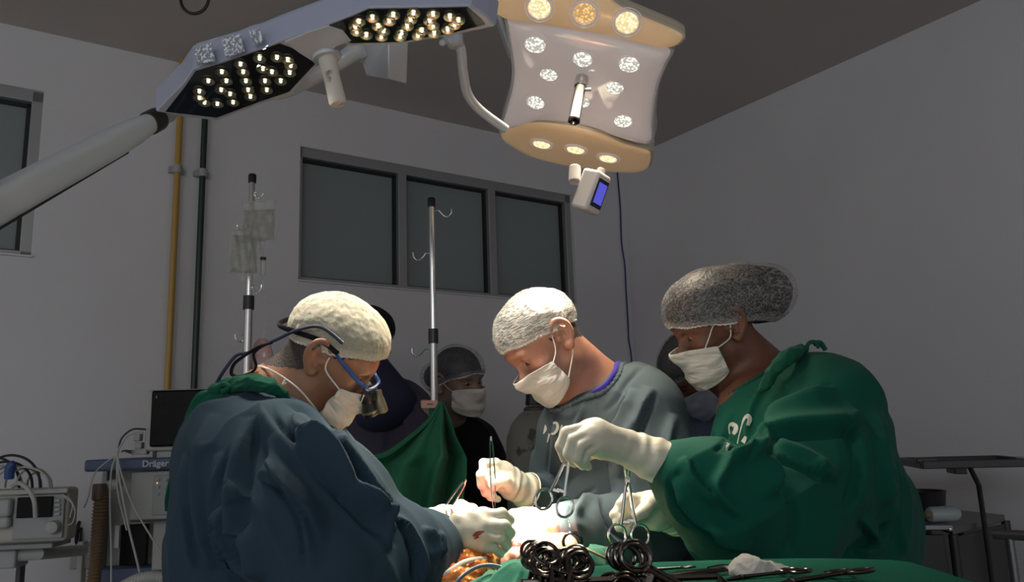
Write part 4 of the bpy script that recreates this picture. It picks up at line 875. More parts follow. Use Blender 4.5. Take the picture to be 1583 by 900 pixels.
ear = -1
MB().tube([g[0, 2], H2.p(-.078, .03, -.01), H2.p(-.081, .012, .020), H2.p(-.084, .004, .032), H2.p(-.088, -.010, .036)], .0015, 8, sm=5).build('mask_strap', M['elastic'], r2)
MB().tube([g[0, -3], H2.p(-.080, .004, -.045), H2.p(-.083, -.004, -.026), H2.p(-.086, -.016, -.016)], .0015, 8, sm=5).build('mask_strap', M['elastic'], r2)
G = SD(); G.ecap(P(948, 690, 1.86), P(945, 800, 1.86), (.165, .13), (.17, .14), sv(1, 0, 0), .05); G.ecap(P(945, 800, 1.86), P(985, 1110, 1.95), (.17, .14), (.21, .16), sv(1, 0, 0), .05)
G.ell(P(922, 648, 1.82), A(.118, .11, .080), None, .05); G.ell(P(978, 610, 1.80), A(.078, .11, .072), None, .05)
G.chain([P(1000, 640, 1.72), P(1010, 720, 1.66), P(1008, 815, 1.62)], [.085, .082, .080], .04); G.chain([P(1008, 815, 1.62), P(940, 822, 1.56), P(890, 818, 1.53), P(862, 815, 1.51)], [.080, .068, .050, .038], .03)
G.chain([P(872, 670, 1.80), P(858, 730, 1.85), P(855, 790, 1.86)], [.058, .055, .055], .03); G.chain([P(855, 790, 1.86), P(830, 765, 1.74), P(814, 758, 1.69)], [.055, .044, .036], .02)
G.plane(A(0, 0, .42), -UP); G.ecap(P(893, 545, 1.80), n2+(n2-P(893, 545, 1.80))*.05, (.062, .062), (.072, .070), sv(1, 0, 0), .010, -1)
def g2post(V, Q):
    V = wrinkle(V, Q, nz(P(1010, 860, 1.7)-P(960, 600, 1.7)), .006, 9, 11, .25); 
    st = [([(975, 600), (965, 640), (945, 680), (940, 720)], 8, .012, 's'), ([(1010, 600), (990, 650), (968, 700), (965, 740)], 9, .014, 'S'), ([(905, 620), (890, 660), (880, 720), (875, 760)], 6, .007, 'r'), ([(860, 640), (855, 680), (850, 740)], 6, .007, 's'),
          ([(1040, 640), (1030, 700), (1030, 780)], 9, .010, 'r'), ([(925, 760), (900, 775), (885, 800), (895, 830)], 7, .010, 's'), ([(925, 770), (925, 800), (945, 830), (985, 850)], 7, .008, 'S'), ([(1000, 560), (970, 590), (950, 620), (930, 640)], 5, .005, 'v')]
    st = [(a[0], a[1]*.85, a[2]*1.6, a[3]) for a in st]; return folds(V, Q, st)
g2 = sdmesh('surgical_gown', G, .0045, M['gown2'], r2, g2post, 3)
R2 = rimband(g2, H2, n2, M['gown2'], r2, 'neckband', .0060, 0, .002)
px2 = proj(R2)[0]; sel = [R2[i] for i in np.argsort(np.arctan2((R2-R2.mean(0))@cF, (R2-R2.mean(0))@cR)) if px2[i] > px2.max()-62]; up2 = nz(H2.p(0, -.01, -.06)-n2)
sel = [p+up2*.009+(R2.mean(0)-p)*.10 for p in sel]
q = MB(); q.tube(sel, [.004]+[.009]*(len(sel)-2)+[.004], 12, sm=5, ex=.7); q.build('undershirt', M['violet'], r2)
pk = R2[np.argmax(px2)]
q = MB(); q.tube([pk+up2*.004-cR*.012, pk+up2*.022-cR*.020, pk+up2*.026-cR*.006, pk+up2*.006], .0055, 8, sm=5, ex=.6); q.ball(pk+up2*.012-cR*.01, (.010, .009, .008)); q.tube([pk+up2*.022-cR*.018, pk+up2*.034-cR*.030], [.006, .003], 8); q.build('gown_tie', M['gown2'], r2)
glove(r2, w2r, pa2r, f2r, t2r, P(814, 759, 1.68), .038); glove(r2, w2l, pa2l, f2l, t2l, P(861, 815, 1.51), .036)
# ================================================================= scrub nurse at the right
r3 = thing('person', A(P(1260, 900, 1.62)[0], P(1260, 900, 1.62)[1], 0), 'scrub nurse in green gown with sheer hairnet and mask holding forceps in gloved hands', 'person', 'surgical team around the operating table')
H3 = Head(P(1109, 505, 1.74), sv(-.86, -.42, .16), sv(-.42, .90, .05), .90)
n3 = P(1192, 590, 1.74); hip3 = P(1260, 1080, 1.68); fc3 = nz(A(-1, -.15, 0))
s3l, e3l, w3l = P(1300, 660, 1.50), P(1190, 815, 1.32), P(968, 692, 1.28)
s3r, e3r, w3r = P(1180, 680, 1.78), P(1120, 830, 1.72), P(1018, 790, 1.42)
f3l = [[P(906, 662, 1.245), P(876, 668, 1.235), P(866, 690, 1.235), P(873, 709, 1.245)], [P(910, 670, 1.23), P(886, 680, 1.22), P(878, 701, 1.222), P(888, 716, 1.235)], [P(916, 678, 1.225), P(898, 690, 1.213), P(891, 708, 1.215), P(901, 720, 1.23)], [P(924, 686, 1.228), P(909, 698, 1.222), P(902, 711, 1.225), P(909, 722, 1.24)]]
t3l = [P(930, 690, 1.27), P(905, 700, 1.28), P(888, 706, 1.275), P(877, 712, 1.265)]
pa3l = [(P(922, 676, 1.25), (.026, .024, .030)), (P(940, 684, 1.26), (.028, .022, .026))]
f3r = [[P(988, 772, 1.40), P(967, 770, 1.385), P(959, 780, 1.375), P(964, 790, 1.37)], [P(985, 782, 1.395), P(958, 786, 1.375), P(950, 796, 1.365), P(958, 802, 1.36)], [P(986, 792, 1.39), P(964, 798, 1.37), P(954, 806, 1.36), P(957, 816, 1.355)], [P(992, 802, 1.39), P(976, 810, 1.37), P(966, 818, 1.36), P(970, 822, 1.358)]]
t3r = [P(1020, 772, 1.395), P(1006, 778, 1.38), P(996, 790, 1.365), P(985, 797, 1.355)]
pa3r = [(P(1002, 786, 1.41), (.028, .022, .028)), (P(1012, 792, 1.41), (.024, .022, .028))]
pr3 = [lambda S: S.ell(P(1212, 640, 1.66), A(.14, .11, .09), None, .06), lambda S: S.ecap(P(1240, 680, 1.66), hip3, (.14, .12), (.13, .12), sv(1, 0, 0), .05),
       lambda S: S.chain([s3l, e3l, w3l], [.05, .042, .026], .02), lambda S: S.chain([s3r, e3r, w3r], [.05, .042, .026], .02), lambda S: ground(S, hip3, .085, fc3),
       lambda S: hand(S, w3l, pa3l, f3l, t3l, -.0035), lambda S: hand(S, w3r, pa3r, f3r, t3r, -.0035)]
body('body', r3, H3, n3, pr3, M['skin3'], .025, nr=(.054, .058), nr2=(.072, .062)); H3.eyes(r3); H3.brows(r3, M['hair']); shoes(r3, hip3, fc3)
bun = [((0, -.136, .020), (.062, .064, .056)), ((0, -.08, .040), (.070, .080, .066))]
dome(H3, r3, 'hair', M['hair'], .012, .012, .46, crk=.002, seed=22, gath=.0008, ng=40, tuck=.02, extra=bun)
dome(H3, r3, 'bouffant_cap', M['net3'], .016, .012, .36, puff=.010, seed=15, crk=.0028, extra=bun); brim(H3, r3, .015, .011, .36, M['mask'], .0026, seed=9)
o, g = mask(H3, r3, M['mask'], top=-.008, side=(-.024, -.088), th0=-1.15, th1=1.15, seed=18, bot=-.118)
MB().tube([g[12, 1], H3.p(-.072, .060, .0), H3.p(-.077, .040, .022), H3.p(-.080, .02, .030)], .0014, 8, sm=5).build('mask_strap', M['elastic'], r3)
MB().tube([g[0, 2], H3.p(-.079, .015, -.02), H3.p(-.083, .004, .004), H3.p(-.084, .0, .010)], .0014, 8, sm=5).build('mask_strap', M['elastic'], r3)
G = SD(); G.ecap(P(1248, 690, 1.64), P(1252, 800, 1.62), (.175, .16), (.20, .17), sv(1, 0, 0), .05); G.ecap(P(1252, 800, 1.62), P(1255, 1150, 1.66), (.20, .17), (.24, .19), sv(1, 0, 0), .05)
G.ell(P(1235, 635, 1.66), A(.13, .12, .10), None, .05); G.ell(P(1175, 690, 1.62), A(.085, .10, .10), None, .05); G.ell(P(1268, 615, 1.56), A(.085, .11, .085), None, .05)
G.chain([P(1292, 640, 1.50), P(1270, 730, 1.42), P(1200, 800, 1.33)], [.09, .105, .105], .05); G.chain([P(1200, 800, 1.33), P(1120, 775, 1.28), P(1075, 745, 1.28), P(1040, 722, 1.28)], [.105, .085, .065, .040], .035)
G.chain([P(1110, 830, 1.35), P(1180, 850, 1.40)], [.055, .08], .05)
G.chain([P(1170, 690, 1.78), P(1110, 800, 1.72), P(1045, 795, 1.50)], [.06, .055, .04], .03); G.plane(A(0, 0, .42), -UP); G.ecap(P(1150, 540, 1.72), n3+A(-.03, 0, -.03), (.070, .070), (.085, .080), sv(1, -.3, 0), .010, -1)
def g3post(V, Q):
    V = wrinkle(V, Q, nz(P(1050, 740, 1.4)-P(1280, 660, 1.4)), .0075, 9, 31, .28, 3); V = wrinkle(V, Q, UP, .005, 7, 34, .2, 3)
    st = [([(1330, 640), (1300, 660), (1220, 670), (1180, 700), (1150, 725)], 12, .020, 'S'), ([(1290, 600), (1240, 620), (1200, 640), (1190, 670)], 9, .014, 's'), ([(1180, 690), (1200, 700), (1240, 715), (1290, 745)], 11, .016, 's'),
          ([(1120, 705), (1160, 710), (1190, 740), (1195, 770)], 11, .020, 'S'), ([(1150, 690), (1120, 730), (1110, 760), (1150, 800)], 10, .010, 'r'), ([(1040, 740), (1060, 780), (1100, 820), (1160, 850)], 10, .012, 's'), ([(1060, 705), (1075, 740), (1110, 780)], 7, .009, 'S'),
          ([(1350, 620), (1360, 700), (1370, 780), (1360, 850)], 11, .012, 'r'), ([(1310, 640), (1330, 720), (1310, 800)], 12, .010, 's'), ([(1385, 720), (1385, 800), (1400, 860)], 8, .010, 'r'), ([(1330, 800), (1350, 840), (1320, 850)], 8, .012, 's'), ([(1210, 560), (1180, 600), (1160, 640), (1155, 690)], 6, .006, 'r'), ([(1135, 640), (1120, 680), (1105, 700)], 5, .005, 'v'), ([(1220, 760), (1230, 810), (1215, 860)], 9, .008, 'v')]
    st = [(a[0], a[1]*.85, a[2]*1.6, a[3]) for a in st]; return folds(V, Q, st)
g3 = sdmesh('surgical_gown', G, .0045, M['gown3'], r3, g3post, 3)
rimband(g3, H3, n3, M['gown3'], r3, 'neckband', .0050, .004)
clothband('undershirt', [P(1178, 603, 1.535), P(1198, 572, 1.52), P(1222, 549, 1.525), P(1245, 538, 1.58)], [.006, .012, .013, .008], M['greencloth'], r3, .004, 3)
q = MB(); q.tube([P(1247, 541, 1.55), P(1250, 531, 1.55), P(1260, 529, 1.55), P(1266, 538, 1.55)], .004, 8, sm=5, ex=.6); q.tube([P(1258, 532, 1.56), P(1268, 530, 1.56), P(1276, 541, 1.56)], .005, 8, sm=5); q.build('gown_tie', M['greencloth'], r3)
glove(r3, w3l, pa3l, f3l, t3l, P(1034, 720, 1.28), .040, length=.1); glove(r3, w3r, pa3r, f3r, t3r, P(1045, 796, 1.46), .036)

decal([[(843, 657, 1.0), (843, 664, 2.2), (840, 671, .8)], [(852, 654, 1.8), (850, 668, 1.8), (846, 684, .9)], [(852, 655, 1.4), (860, 654, 2.0), (862, 662, 2.2), (857, 670, 2.0), (852, 671, 1.0)], [(869, 657, 1.2), (866, 668, 1.8), (864, 679, 1.0)]], g2, M['print'], r2)
decal([[(1128, 671, 1.2), (1127, 660, 1.2), (1131, 656, 3.2), (1137, 659, 3.6), (1137, 666, 3.4), (1133, 671, 3.0)], [(1126, 685, 2.6), (1123, 696, 2.0), (1118, 707, 1.6)], [(1138, 698, .8), (1141, 680, .8), (1146, 660, 1.0), (1150, 648, 1.8), (1156, 643, 3.2), (1159, 649, 3.6), (1156, 658, 2.6)], [(1153, 675, 2.2), (1149, 683, 3.4), (1143, 691, 2.6), (1138, 699, 1.0)]], g3, M['print'], r3)
# ================================================================= people in the background
def bgperson(name, label, Hd, neck, torso, gown, skin_, arms, post=None, hp=None, facing=A(0, -1, 0), bodyr=(.13, .10), group='people standing behind the surgical team'):
    t = thing('person', A(hp[0], hp[1], 0), label, 'person', group); prs = [lambda S: S.ecap(torso[0], hp, bodyr, (.12, .10), sv(1, 0, 0), .05)]+[(lambda a: (lambda S: S.chain(a, [.05, .042, .03], .02)))(a) for a in arms]
    for a in arms:                       # relaxed hands, mostly out of sight
        e, w = a[1], a[2]; d = nz(w-e); sx, _, _ = frame(d, A(0, 0, 1))
        prs.append((lambda w, d, sx: (lambda S: [S.ell(w+d*.05, A(.035, .035, .045), None, .02)]+[S.chain([w+d*.08+sx*(k-1.5)*.018, w+d*.115+sx*(k-1.5)*.019, w+d*.15+sx*(k-1.5)*.018-UP*.01], [.009, .008, .007], .004) for k in range(4)]+[S.chain([w+d*.03+sx*.03, w+d*.07+sx*.055, w+d*.10+sx*.058], [.012, .010, .009], .006)]))(w, d, sx))
    prs.append(lambda S: ground(S, hp, .085, facing)); body('body', t, Hd, neck, prs, skin_, .03, hfine=.004, hc=.010); Hd.eyes(t); Hd.brows(t, M['hair']); shoes(t, hp, facing); return t
# far left: back view, black cap, dark sheer gown
Hb = Head(P(566, 524, 2.70), sv(.8, -.3, -.5), sv(.15, 1, 0), .82); nb = P(560, 590, 2.66); hpb = P(590, 1000, 2.70)
tb = bgperson('b', 'person in dark navy gown and black cap bending behind the left surgeon', Hb, nb, [P(600, 660, 2.7)], None, M['skin5'], [[P(505, 670, 2.75), P(490, 800, 2.7), P(560, 800, 2.5)], [P(655, 640, 2.6), P(672, 760, 2.55), P(640, 800, 2.45)]], hp=hpb, facing=nz(A(.8, -.5, 0)))
dome(Hb, tb, 'black_cap', M['blackcloth'], .012, .015, .3, puff=.004, crk=.001, nth=90, nt=30)
G = SD(); G.ecap(P(600, 690, 2.70), P(600, 1180, 2.70), (.19, .14), (.22, .16), sv(1, 0, 0), .05); G.ell(P(598, 640, 2.68), A(.165, .13, .12), None, .06); G.chain([P(650, 650, 2.62), P(672, 760, 2.55), P(645, 795, 2.47)], [.075, .065, .045], .04); G.chain([P(520, 670, 2.74), P(500, 800, 2.7), P(555, 800, 2.52)], [.08, .07, .05], .04); G.plane(A(0, 0, .4), -UP)
sdmesh('sheer_gown', G, .009, M['navygown'] if 'navygown' in M else M.setdefault('navygown', fabric('dark_plum_gown', (.062, .056, .080), (.048, .043, .064))), tb, lambda V, Q: folds(wrinkle(wrinkle(V, Q, A(.3, 0, -1), .010, 7, 51, .3), Q, A(1, 0, -.5), .006, 9, 56, .3), Q, [([(610, 590), (640, 630), (660, 660)], 4, .008, 's'), ([(585, 605), (620, 640), (635, 700)], 5, .010, 's'), ([(560, 620), (590, 650), (590, 700)], 6, .008, 'r')]), 2)
S = SD(); S.ecap(P(562, 562, 2.68), P(597, 630, 2.565), (.072, .070), (.105, .072), sv(1, 0, 0), .03); sdmesh('inner_shirt', S, .007, M['navy'], tb)
# woman with sheer cap and mask
Hw = Head(P(706, 592, 2.92), sv(.72, -.05, .62), sv(0, 1, .02), .97); nw = P(694, 645, 2.95); hpw = P(715, 960, 3.0)
tw = bgperson('w', 'woman in black scrubs with sheer hairnet and pale mask, behind the bare drip stand', Hw, nw, [P(712, 700, 3.0)], None, M['skin5'], [[P(660, 690, 3.0), P(650, 800, 3.0), P(700, 840, 2.9)], [P(755, 710, 2.95), P(765, 800, 2.9), P(740, 860, 2.8)]], hp=hpw, facing=nz(A(.6, -.8, 0)))
bw = [((.0, -.105, .01), (.045, .05, .045))]
dome(Hw, tw, 'hair', M['hair'], .006, -.005, .40, crk=.001, nth=100, nt=30, extra=bw, tuck=.02)
dome(Hw, tw, 'hair_net', M['net5'], .016, .005, .40, puff=.006, crk=.002, nth=120, nt=40, extra=bw, seed=3); brim(Hw, tw, .015, .004, .40, M['mask'], .0022)
o, g = mask(Hw, tw, M['mask'], top=-.004, side=(-.014, -.080), th0=-1.1, th1=1.1, bot=-.112, nu=50, nv=36, seed=33)
MB().tube([g[0, 1], Hw.p(-.079, .02, .0), Hw.p(-.083, .0, .03)], .0013, 6, sm=4).build('mask_strap', M['elastic'], tw); MB().tube([g[-1, 1], Hw.p(.079, .02, .0), Hw.p(.083, .0, .03)], .0013, 6, sm=4).build('mask_strap', M['elastic'], tw)
G = SD(); G.ecap(P(712, 700, 3.0), P(716, 1110, 3.0), (.155, .12), (.18, .14), sv(1, 0, 0), .05); G.ell(P(706, 675, 3.0), A(.13, .11, .08), None, .05); G.chain([P(752, 712, 2.96), P(768, 800, 2.9), P(748, 850, 2.82)], [.07, .06, .05], .04); G.chain([P(664, 700, 3.0), P(655, 790, 3.0), P(690, 830, 2.92)], [.07, .06, .05], .04); G.plane(A(0, 0, .4), -UP); G.ecap(P(706, 612, 2.88), nw+(nw-P(706, 612, 2.88))*.25, (.05, .05), (.062, .055), sv(1, 0, 0), .01, -1)
sdmesh('scrubs', G, .009, M['blackcloth'], tw, lambda V, Q: wrinkle(V, Q, UP, .008, 8, 61, .3), 2)
# person bending at the right, behind the nurse
Hr = Head(P(1080, 573, 2.18), sv(-.65, -.76, .20), sv(-.76, .65, .10), .85); nr_ = P(1122, 628, 2.26); hpr = P(1135, 960, 2.40)
tr_ = bgperson('r', 'dark-haired person in pale blue gown and mask bending between middle surgeon and nurse', Hr, nr_, [P(1110, 690, 2.32)], None, M['skin6'], [[P(1060, 690, 2.2), P(1050, 800, 2.15), P(1040, 850, 2.05)], [P(1170, 680, 2.35), P(1180, 800, 2.3), P(1160, 860, 2.2)]], hp=hpr, facing=nz(A(-.9, -.4, 0)))
dome(Hr, tr_, 'hair', M['hair'], .008, .014, .35, crk=.003, nth=120, nt=40, seed=6, puff=.004); dome(Hr, tr_, 'hair_net', M['net5'], .014, .02, .30, puff=.003, crk=.002, nth=120, nt=40, seed=8)
o, g = mask(Hr, tr_, M['maskblue'], top=-.002, side=(-.02, -.085), th0=-1.2, th1=1.2, bot=-.115, nu=50, nv=36, seed=44)
MB().tube([g[0, -3], Hr.p(-.080, .0, -.05), Hr.p(-.083, -.01, -.02), Hr.p(-.085, -.01, .02)], .0013, 6, sm=4).build('mask_strap', M['elastic'], tr_)
G = SD(); G.ecap(P(1105, 700, 2.32), P(1125, 1160, 2.38), (.15, .12), (.19, .15), sv(1, 0, 0), .05); G.ell(P(1098, 668, 2.28), A(.115, .11, .075), None, .05); G.chain([P(1062, 690, 2.22), P(1052, 800, 2.16), P(1045, 840, 2.08)], [.07, .06, .045], .04); G.chain([P(1165, 690, 2.35), P(1178, 790, 2.3), P(1165, 845, 2.22)], [.07, .06, .045], .04); G.plane(A(0, 0, .4), -UP)
sdmesh('pale_blue_gown', G, .009, M['lilac'], tr_, lambda V, Q: wrinkle(wrinkle(V, Q, A(.5, 0, -1), .010, 9, 71, .3), Q, UP, .005, 12, 75, .3), 2)
# ================================================================= IV stands
def ivpole(name, top, label, zsplit, r0, r1, hooks, group):
    b = A(top[0], top[1], 0); t = thing(name, b, label, 'drip stand', group)
    MB().tube([b+UP*.10, A(top[0], top[1], zsplit)], r1, 16).build('lower_pole', M['steel'], t)
    MB().tube([A(top[0], top[1], zsplit-.02), top], r0, 16).build('upper_pole', M['chrome'], t)
    MB().tube([A(top[0], top[1], zsplit-.03), A(top[0], top[1], zsplit+.012)], r1+.004, 16).build('height_collar', M['blackpl'], t)
    MB().lathe([(r0+.003, -.012), (r0+.0035, .012), (r0+.001, .016)], top, UP, 18).build('end_cap', M['blackrub'], t)
    for k in range(5):
        a = 2*math.pi*k/5+.3; d = A(math.cos(a), math.sin(a), 0); l = MB().tube([b+UP*.11+d*.02, b+UP*.10+d*.18, b+UP*.07+d*.30], [.014, .013, .011], 12, sm=3).build('leg', M['steel'], t)
        w = MB(); w.lathe([(.012, -.012), (.028, -.011), (.028, .011), (.012, .012)], b+UP*.029+d*.30, np.cross(d, UP), 20); w.build('castor', M['blackrub'], l)
    for (h, d, L) in hooks:
        c = A(top[0], top[1], h); d = nz(A(*d)); q = MB(); q.tube([c, c+d*.02+UP*.002, c+d*L*.7+UP*.0, c+d*L-UP*.012, c+d*(L+.012)-UP*.02, c+d*(L+.024)-UP*.010, c+d*(L+.026)+UP*.004], .0022, 8, sm=5); q.build('hook', M['chrome'], t)
    return t
tL = P(390, 277, 2.5); zA = lambda x, y, D: P(x, y, D)[2]
ivpole('drip_stand', tL, 'steel drip stand with fluid bags, standing left in front of the pipes', zA(388, 470, 2.5), .009, .0125, [(zA(395, 300, 2.5), (1, -.3, 0), .016), (zA(385, 352, 2.5), (-.8, -.5, 0), .016), (zA(395, 450, 2.5), (1, -.3, 0), .018), (zA(380, 525, 2.5), (-1, -.3, 0), .010)], 'drip stands')
tR = P(667, 314, 2.38)
ivpole('drip_stand', tR, 'bare steel drip stand with empty hooks, holding up the green drape', zA(676, 520, 2.38), .0085, .0105, [(zA(668, 328, 2.38), (1, -.15, 0), .035), (zA(669, 396, 2.38), (-1, -.15, 0), .030), (zA(676, 545, 2.38), (-1, -.15, 0), .036)], 'drip stands')
def film(name, col, alpha, rough=.08, trans=0):
    m = mat(name, col, rough, alpha=alpha, coat=1.0, bump=[(26, .02, 1.0)]); return m
M['bagfilm'] = film('clear_bag_film', (.60, .60, .58), .30); M['liquid'] = film('pale_yellow_fluid', (.34, .35, .24), .40); M['pinkfilm'] = film('pink_film', (.60, .34, .32), .7, .3)
M['seam'] = mat('welded_film_edge', (.62, .62, .60), .15, alpha=.55, coat=1.0)
def bag(c, w, h, th, lvl, label, tilt=0.0, seed=0):
    t = thing('fluid_bag', c-UP*h, label, 'fluid bag', 'fluid bags on the left drip stand'); nu, nv = 22, 30
    X = nz(cR*math.cos(tilt)+A(0, 1, 0)*math.sin(tilt)); X[2] = 0; X = nz(X); Yn = np.cross(X, UP)
    def shell(v0, v1, g):
        V = []; 
        for s in (1, -1):
            for i in range(nu+1):
                for j in range(nv+1):
                    u = i/nu*2-1; v = v0+(v1-v0)*j/nv; prof = (1-u**4)**.5*max(0, 1-abs(2*v-1)**5)**.5; x = u*w*(1-.06*math.sin(v*math.pi)); wob = .0025*math.sin(u*5+v*9+seed)+.002*math.sin(u*11-v*6+seed)
                    V.append(c+X*x*g-UP*h*v+Yn*(s*th*(.15+.85*v)*prof*g+wob))
        V = np.array(V); n = (nu+1)*(nv+1); Q = []
        for s in range(2):
            for i in range(nu):
                for j in range(nv):
                    a = s*n+i*(nv+1)+j; q = (a, a+nv+1, a+nv+2, a+1); Q.append(q if s == 0 else q[::-1])
        return V, Q
    V, Q = shell(0, 1, 1); mk('bag_film', V, Q, M['bagfilm'], t)
    V, Q = shell(lvl, .97, .93); mk('liquid', V, Q, M['liquid'], t)
    q = MB(); q.tube([c-UP*h*lvl-X*w*.9-Yn*th*.5, c-UP*h*lvl-Yn*th*.75, c-UP*h*lvl+X*w*.9-Yn*th*.5], .0012, 6, sm=4); q.build('fluid_line', M['darkpl'], t)
    q = MB(); q.tube([c-UP*h*.98, c-UP*(h+.025)], [.006, .005], 12); q.tube([c-UP*h*.97+X*w*.35, c-UP*(h+.018)+X*w*.35], .004, 10); q.build('port', M['bagfilm'], t)
    ed_ = [c+X*(sx*w*.97)-UP*(h*sy) for sx, sy in ((-1, .02), (0, .0), (1, .02), (.98, .5), (1, .97), (0, 1.0), (-1, .97), (-.98, .5))]
    q = MB(); q.tube(spline(ed_+[ed_[0]], 6)[:-1], .0016, 6, closed=True); q.build('welded_seam', M['seam'], t)
    q = MB(); q.ring(c+UP*.004, Yn, .008, .0018, 16, 6); q.build('hang_loop', M['bagfilm'], t); return t
bag(P(401, 311, 2.47), .053, .128, .018, .22, 'clear square fluid bag hanging higher, on the right of the drip stand', 0, 1)
bag(P(378, 356, 2.44), .042, .135, .016, .12, 'wrinkled slim fluid bag hanging lower, on the left of the drip stand', .2, 4)
t = thing('drip_chamber', P(406, 430, 2.46), 'small clear drip chamber with a dark band on a thin line below the higher bag', 'drip chamber')
c0 = P(404, 380, 2.46)
MB().tube([P(402, 378, 2.46), P(404, 388, 2.46), P(406, 399, 2.46)], .003, 8).build('spike', M['bagfilm'], t)
MB().lathe([(.0005, 0), (.008, .0), (.0085, -.004), (.0085, -.045), (.004, -.052), (.0005, -.052)], P(407, 402, 2.46), UP, 16).build('chamber', M['bagfilm'], t)
MB().lathe([(.0092, 0), (.0092, -.008)], P(407, 398, 2.46), UP, 16).build('band', M['blackpl'], t)
MB().tube([P(406, 428, 2.46), P(409, 470, 2.46), P(408, 520, 2.45), P(405, 580, 2.42), P(402, 700, 2.4)], .0018, 6, sm=5).build('line', M['bagfilm'], t)
# pink bag low on the stand
q = MB(); c = P(404, 556, 2.42)
o = MB().lathe([(.0005, 0), (.018, .004), (.030, .03), (.034, .07), (.026, .10), (.012, .118), (.0005, .12)], P(404, 583, 2.42), UP, 20, sq=(1, .5)).build('plastic_pouch', M['pinkfilm'], label='small pale pink plastic pouch hanging low on the left drip stand', cat='pouch')
o = MB().lathe([(.0005, 0), (.014, .003), (.016, .03), (.013, .07), (.0005, .074)], P(389, 580, 2.46), UP, 16).build('bulb', M['greencloth'], label='small dark green bulb low beside the left drip stand, next to the pink pouch', cat='bulb')
# ---- green drape tied to the right stand
YD = tR[1]-.055
def drape():
    nv, nu = 60, 70; L = [(681, 620), (662, 650), (630, 678), (600, 700), (572, 711), (560, 740), (555, 790), (550, 860)]; R_ = [(684, 620), (694, 640), (706, 676), (722, 708), (722, 735), (716, 775), (708, 815), (704, 860)]
    V = []; lt = np.linspace(0, 1, len(L))
    for i in range(nv):
        t = i/(nv-1); lx = np.interp(t, lt, [p[0] for p in L]); ly = np.interp(t, lt, [p[1] for p in L]); rx = np.interp(t, lt, [p[0] for p in R_]); ry = np.interp(t, lt, [p[1] for p in R_])
        for j in range(nu):
            u = j/(nu-1); x = lx+(rx-lx)*u; sag = 0; y = ly+(ry-ly)*u
            d = 2.28+.16*t*(1-u)*(-1)+.10*t*(u-.75)*0; w = min(1, t*3)
            d += w*(.020*math.sin(u*9+t*2.0)+.012*math.sin(u*19-t*3)+.010*math.sin(u*5-t*9)+.05*math.exp(-((u-.80)/.05)**2)-.04*math.exp(-((u-.70)/.06)**2))
            c = Ppl(x, y, A(0, YD, 0), A(0, 1, 0)); V.append(CAM+(c-CAM)*(1+(d-2.28)/2.28))
    V = np.array(V); i, j = np.meshgrid(np.arange(nv-1), np.arange(nu-1), indexing='ij'); Q = np.stack([i*nu+j, i*nu+j+1, (i+1)*nu+j+1, (i+1)*nu+j], -1).reshape(-1, 4)
    t = thing('drape_screen', P(640, 860, 2.2), 'green cloth screen tied up to the bare drip stand in a peak', 'drape')
    mk('cloth', V, Q, M['drapegreen'], t, solid=.004, sub=1)
    q = MB(); q.tube([CAM+(Ppl(a, b+1, A(0, YD, 0), A(0, 1, 0))-CAM)*(1-.16*k/7/2.28) for k, (a, b) in enumerate(L[:6])], [.004, .006, .007, .008, .009, .010], 10, sm=6, ex=.6); q.build('hem', M['drapegreen'], t)
    q = MB(); q.lathe([(.0125, -.01), (.0155, 0), (.016, .03), (.012, .05), (.011, .052)], A(tR[0], tR[1], P(682, 648, 2.27)[2]), UP, 20); q.build('knot_wrap', M['drapegreen'], t)
M['drapegreen'] = fabric0 = mat('green_drape_cotton', (.024, .155, .088), .85, sheen=.03, spec=.2, var=(6, (.019, .125, .070), .35, .7), bump=[(700, .0004, .5), (26, .003, .35)])
drape()
t = thing('paper_tag', P(664, 626, 2.22), 'small pink paper tag clipped where the green drape meets the drip stand', 'tag')
q = MB(); q.box(P(664, 625, 2.215), (.023, .001, .0105), (cR, A(0, 1, 0), UP)); q.build('paper', mat('pink_paper', (.62, .32, .29), .7), t, smooth=False)
q = MB(); q.box(P(665, 625, 2.215)-A(0, .0015, 0), (.008, .0006, .0014), (cR, A(0, 1, 0), UP)); q.build('mark', M['blackpl'], t, smooth=False)
# ---- gas cylinder
cc = P(832, 690, 2.55); cb_ = A(cc[0], cc[1], 0); zt = zA(832, 632, 2.55)
t = thing('gas_cylinder', cb_, 'tall scuffed grey gas cylinder standing behind the middle surgeon', 'gas cylinder')
M['cyl'] = mat('cylinder_paint', (.20, .195, .17), .5, var=(14, (.05, .048, .042), .60, .66), bump=[(30, .003, .4)])
MB().lathe([(.0, 0), (.095, 0), (.103, .012), (.104, .05), (.104, zt-.14), (.100, zt-.09), (.084, zt-.045), (.058, zt-.015), (.036, zt-.002), (.03, zt), (.03, zt+.02)], cb_, UP, 40).build('shell', M['cyl'], t)
MB().lathe([(.040, zt-.008), (.043, zt-.004), (.043, zt+.002), (.036, zt+.008)], cb_, UP, 30).build('neck_ring', M['darkpl'], t)
q = MB(); q.lathe([(.036, 0), (.037, .005), (.032, .05), (.022, .06), (.0005, .06)], cb_+UP*(zt+.012), UP, 18); q.build('valve_cap', M['blackpl'], t)
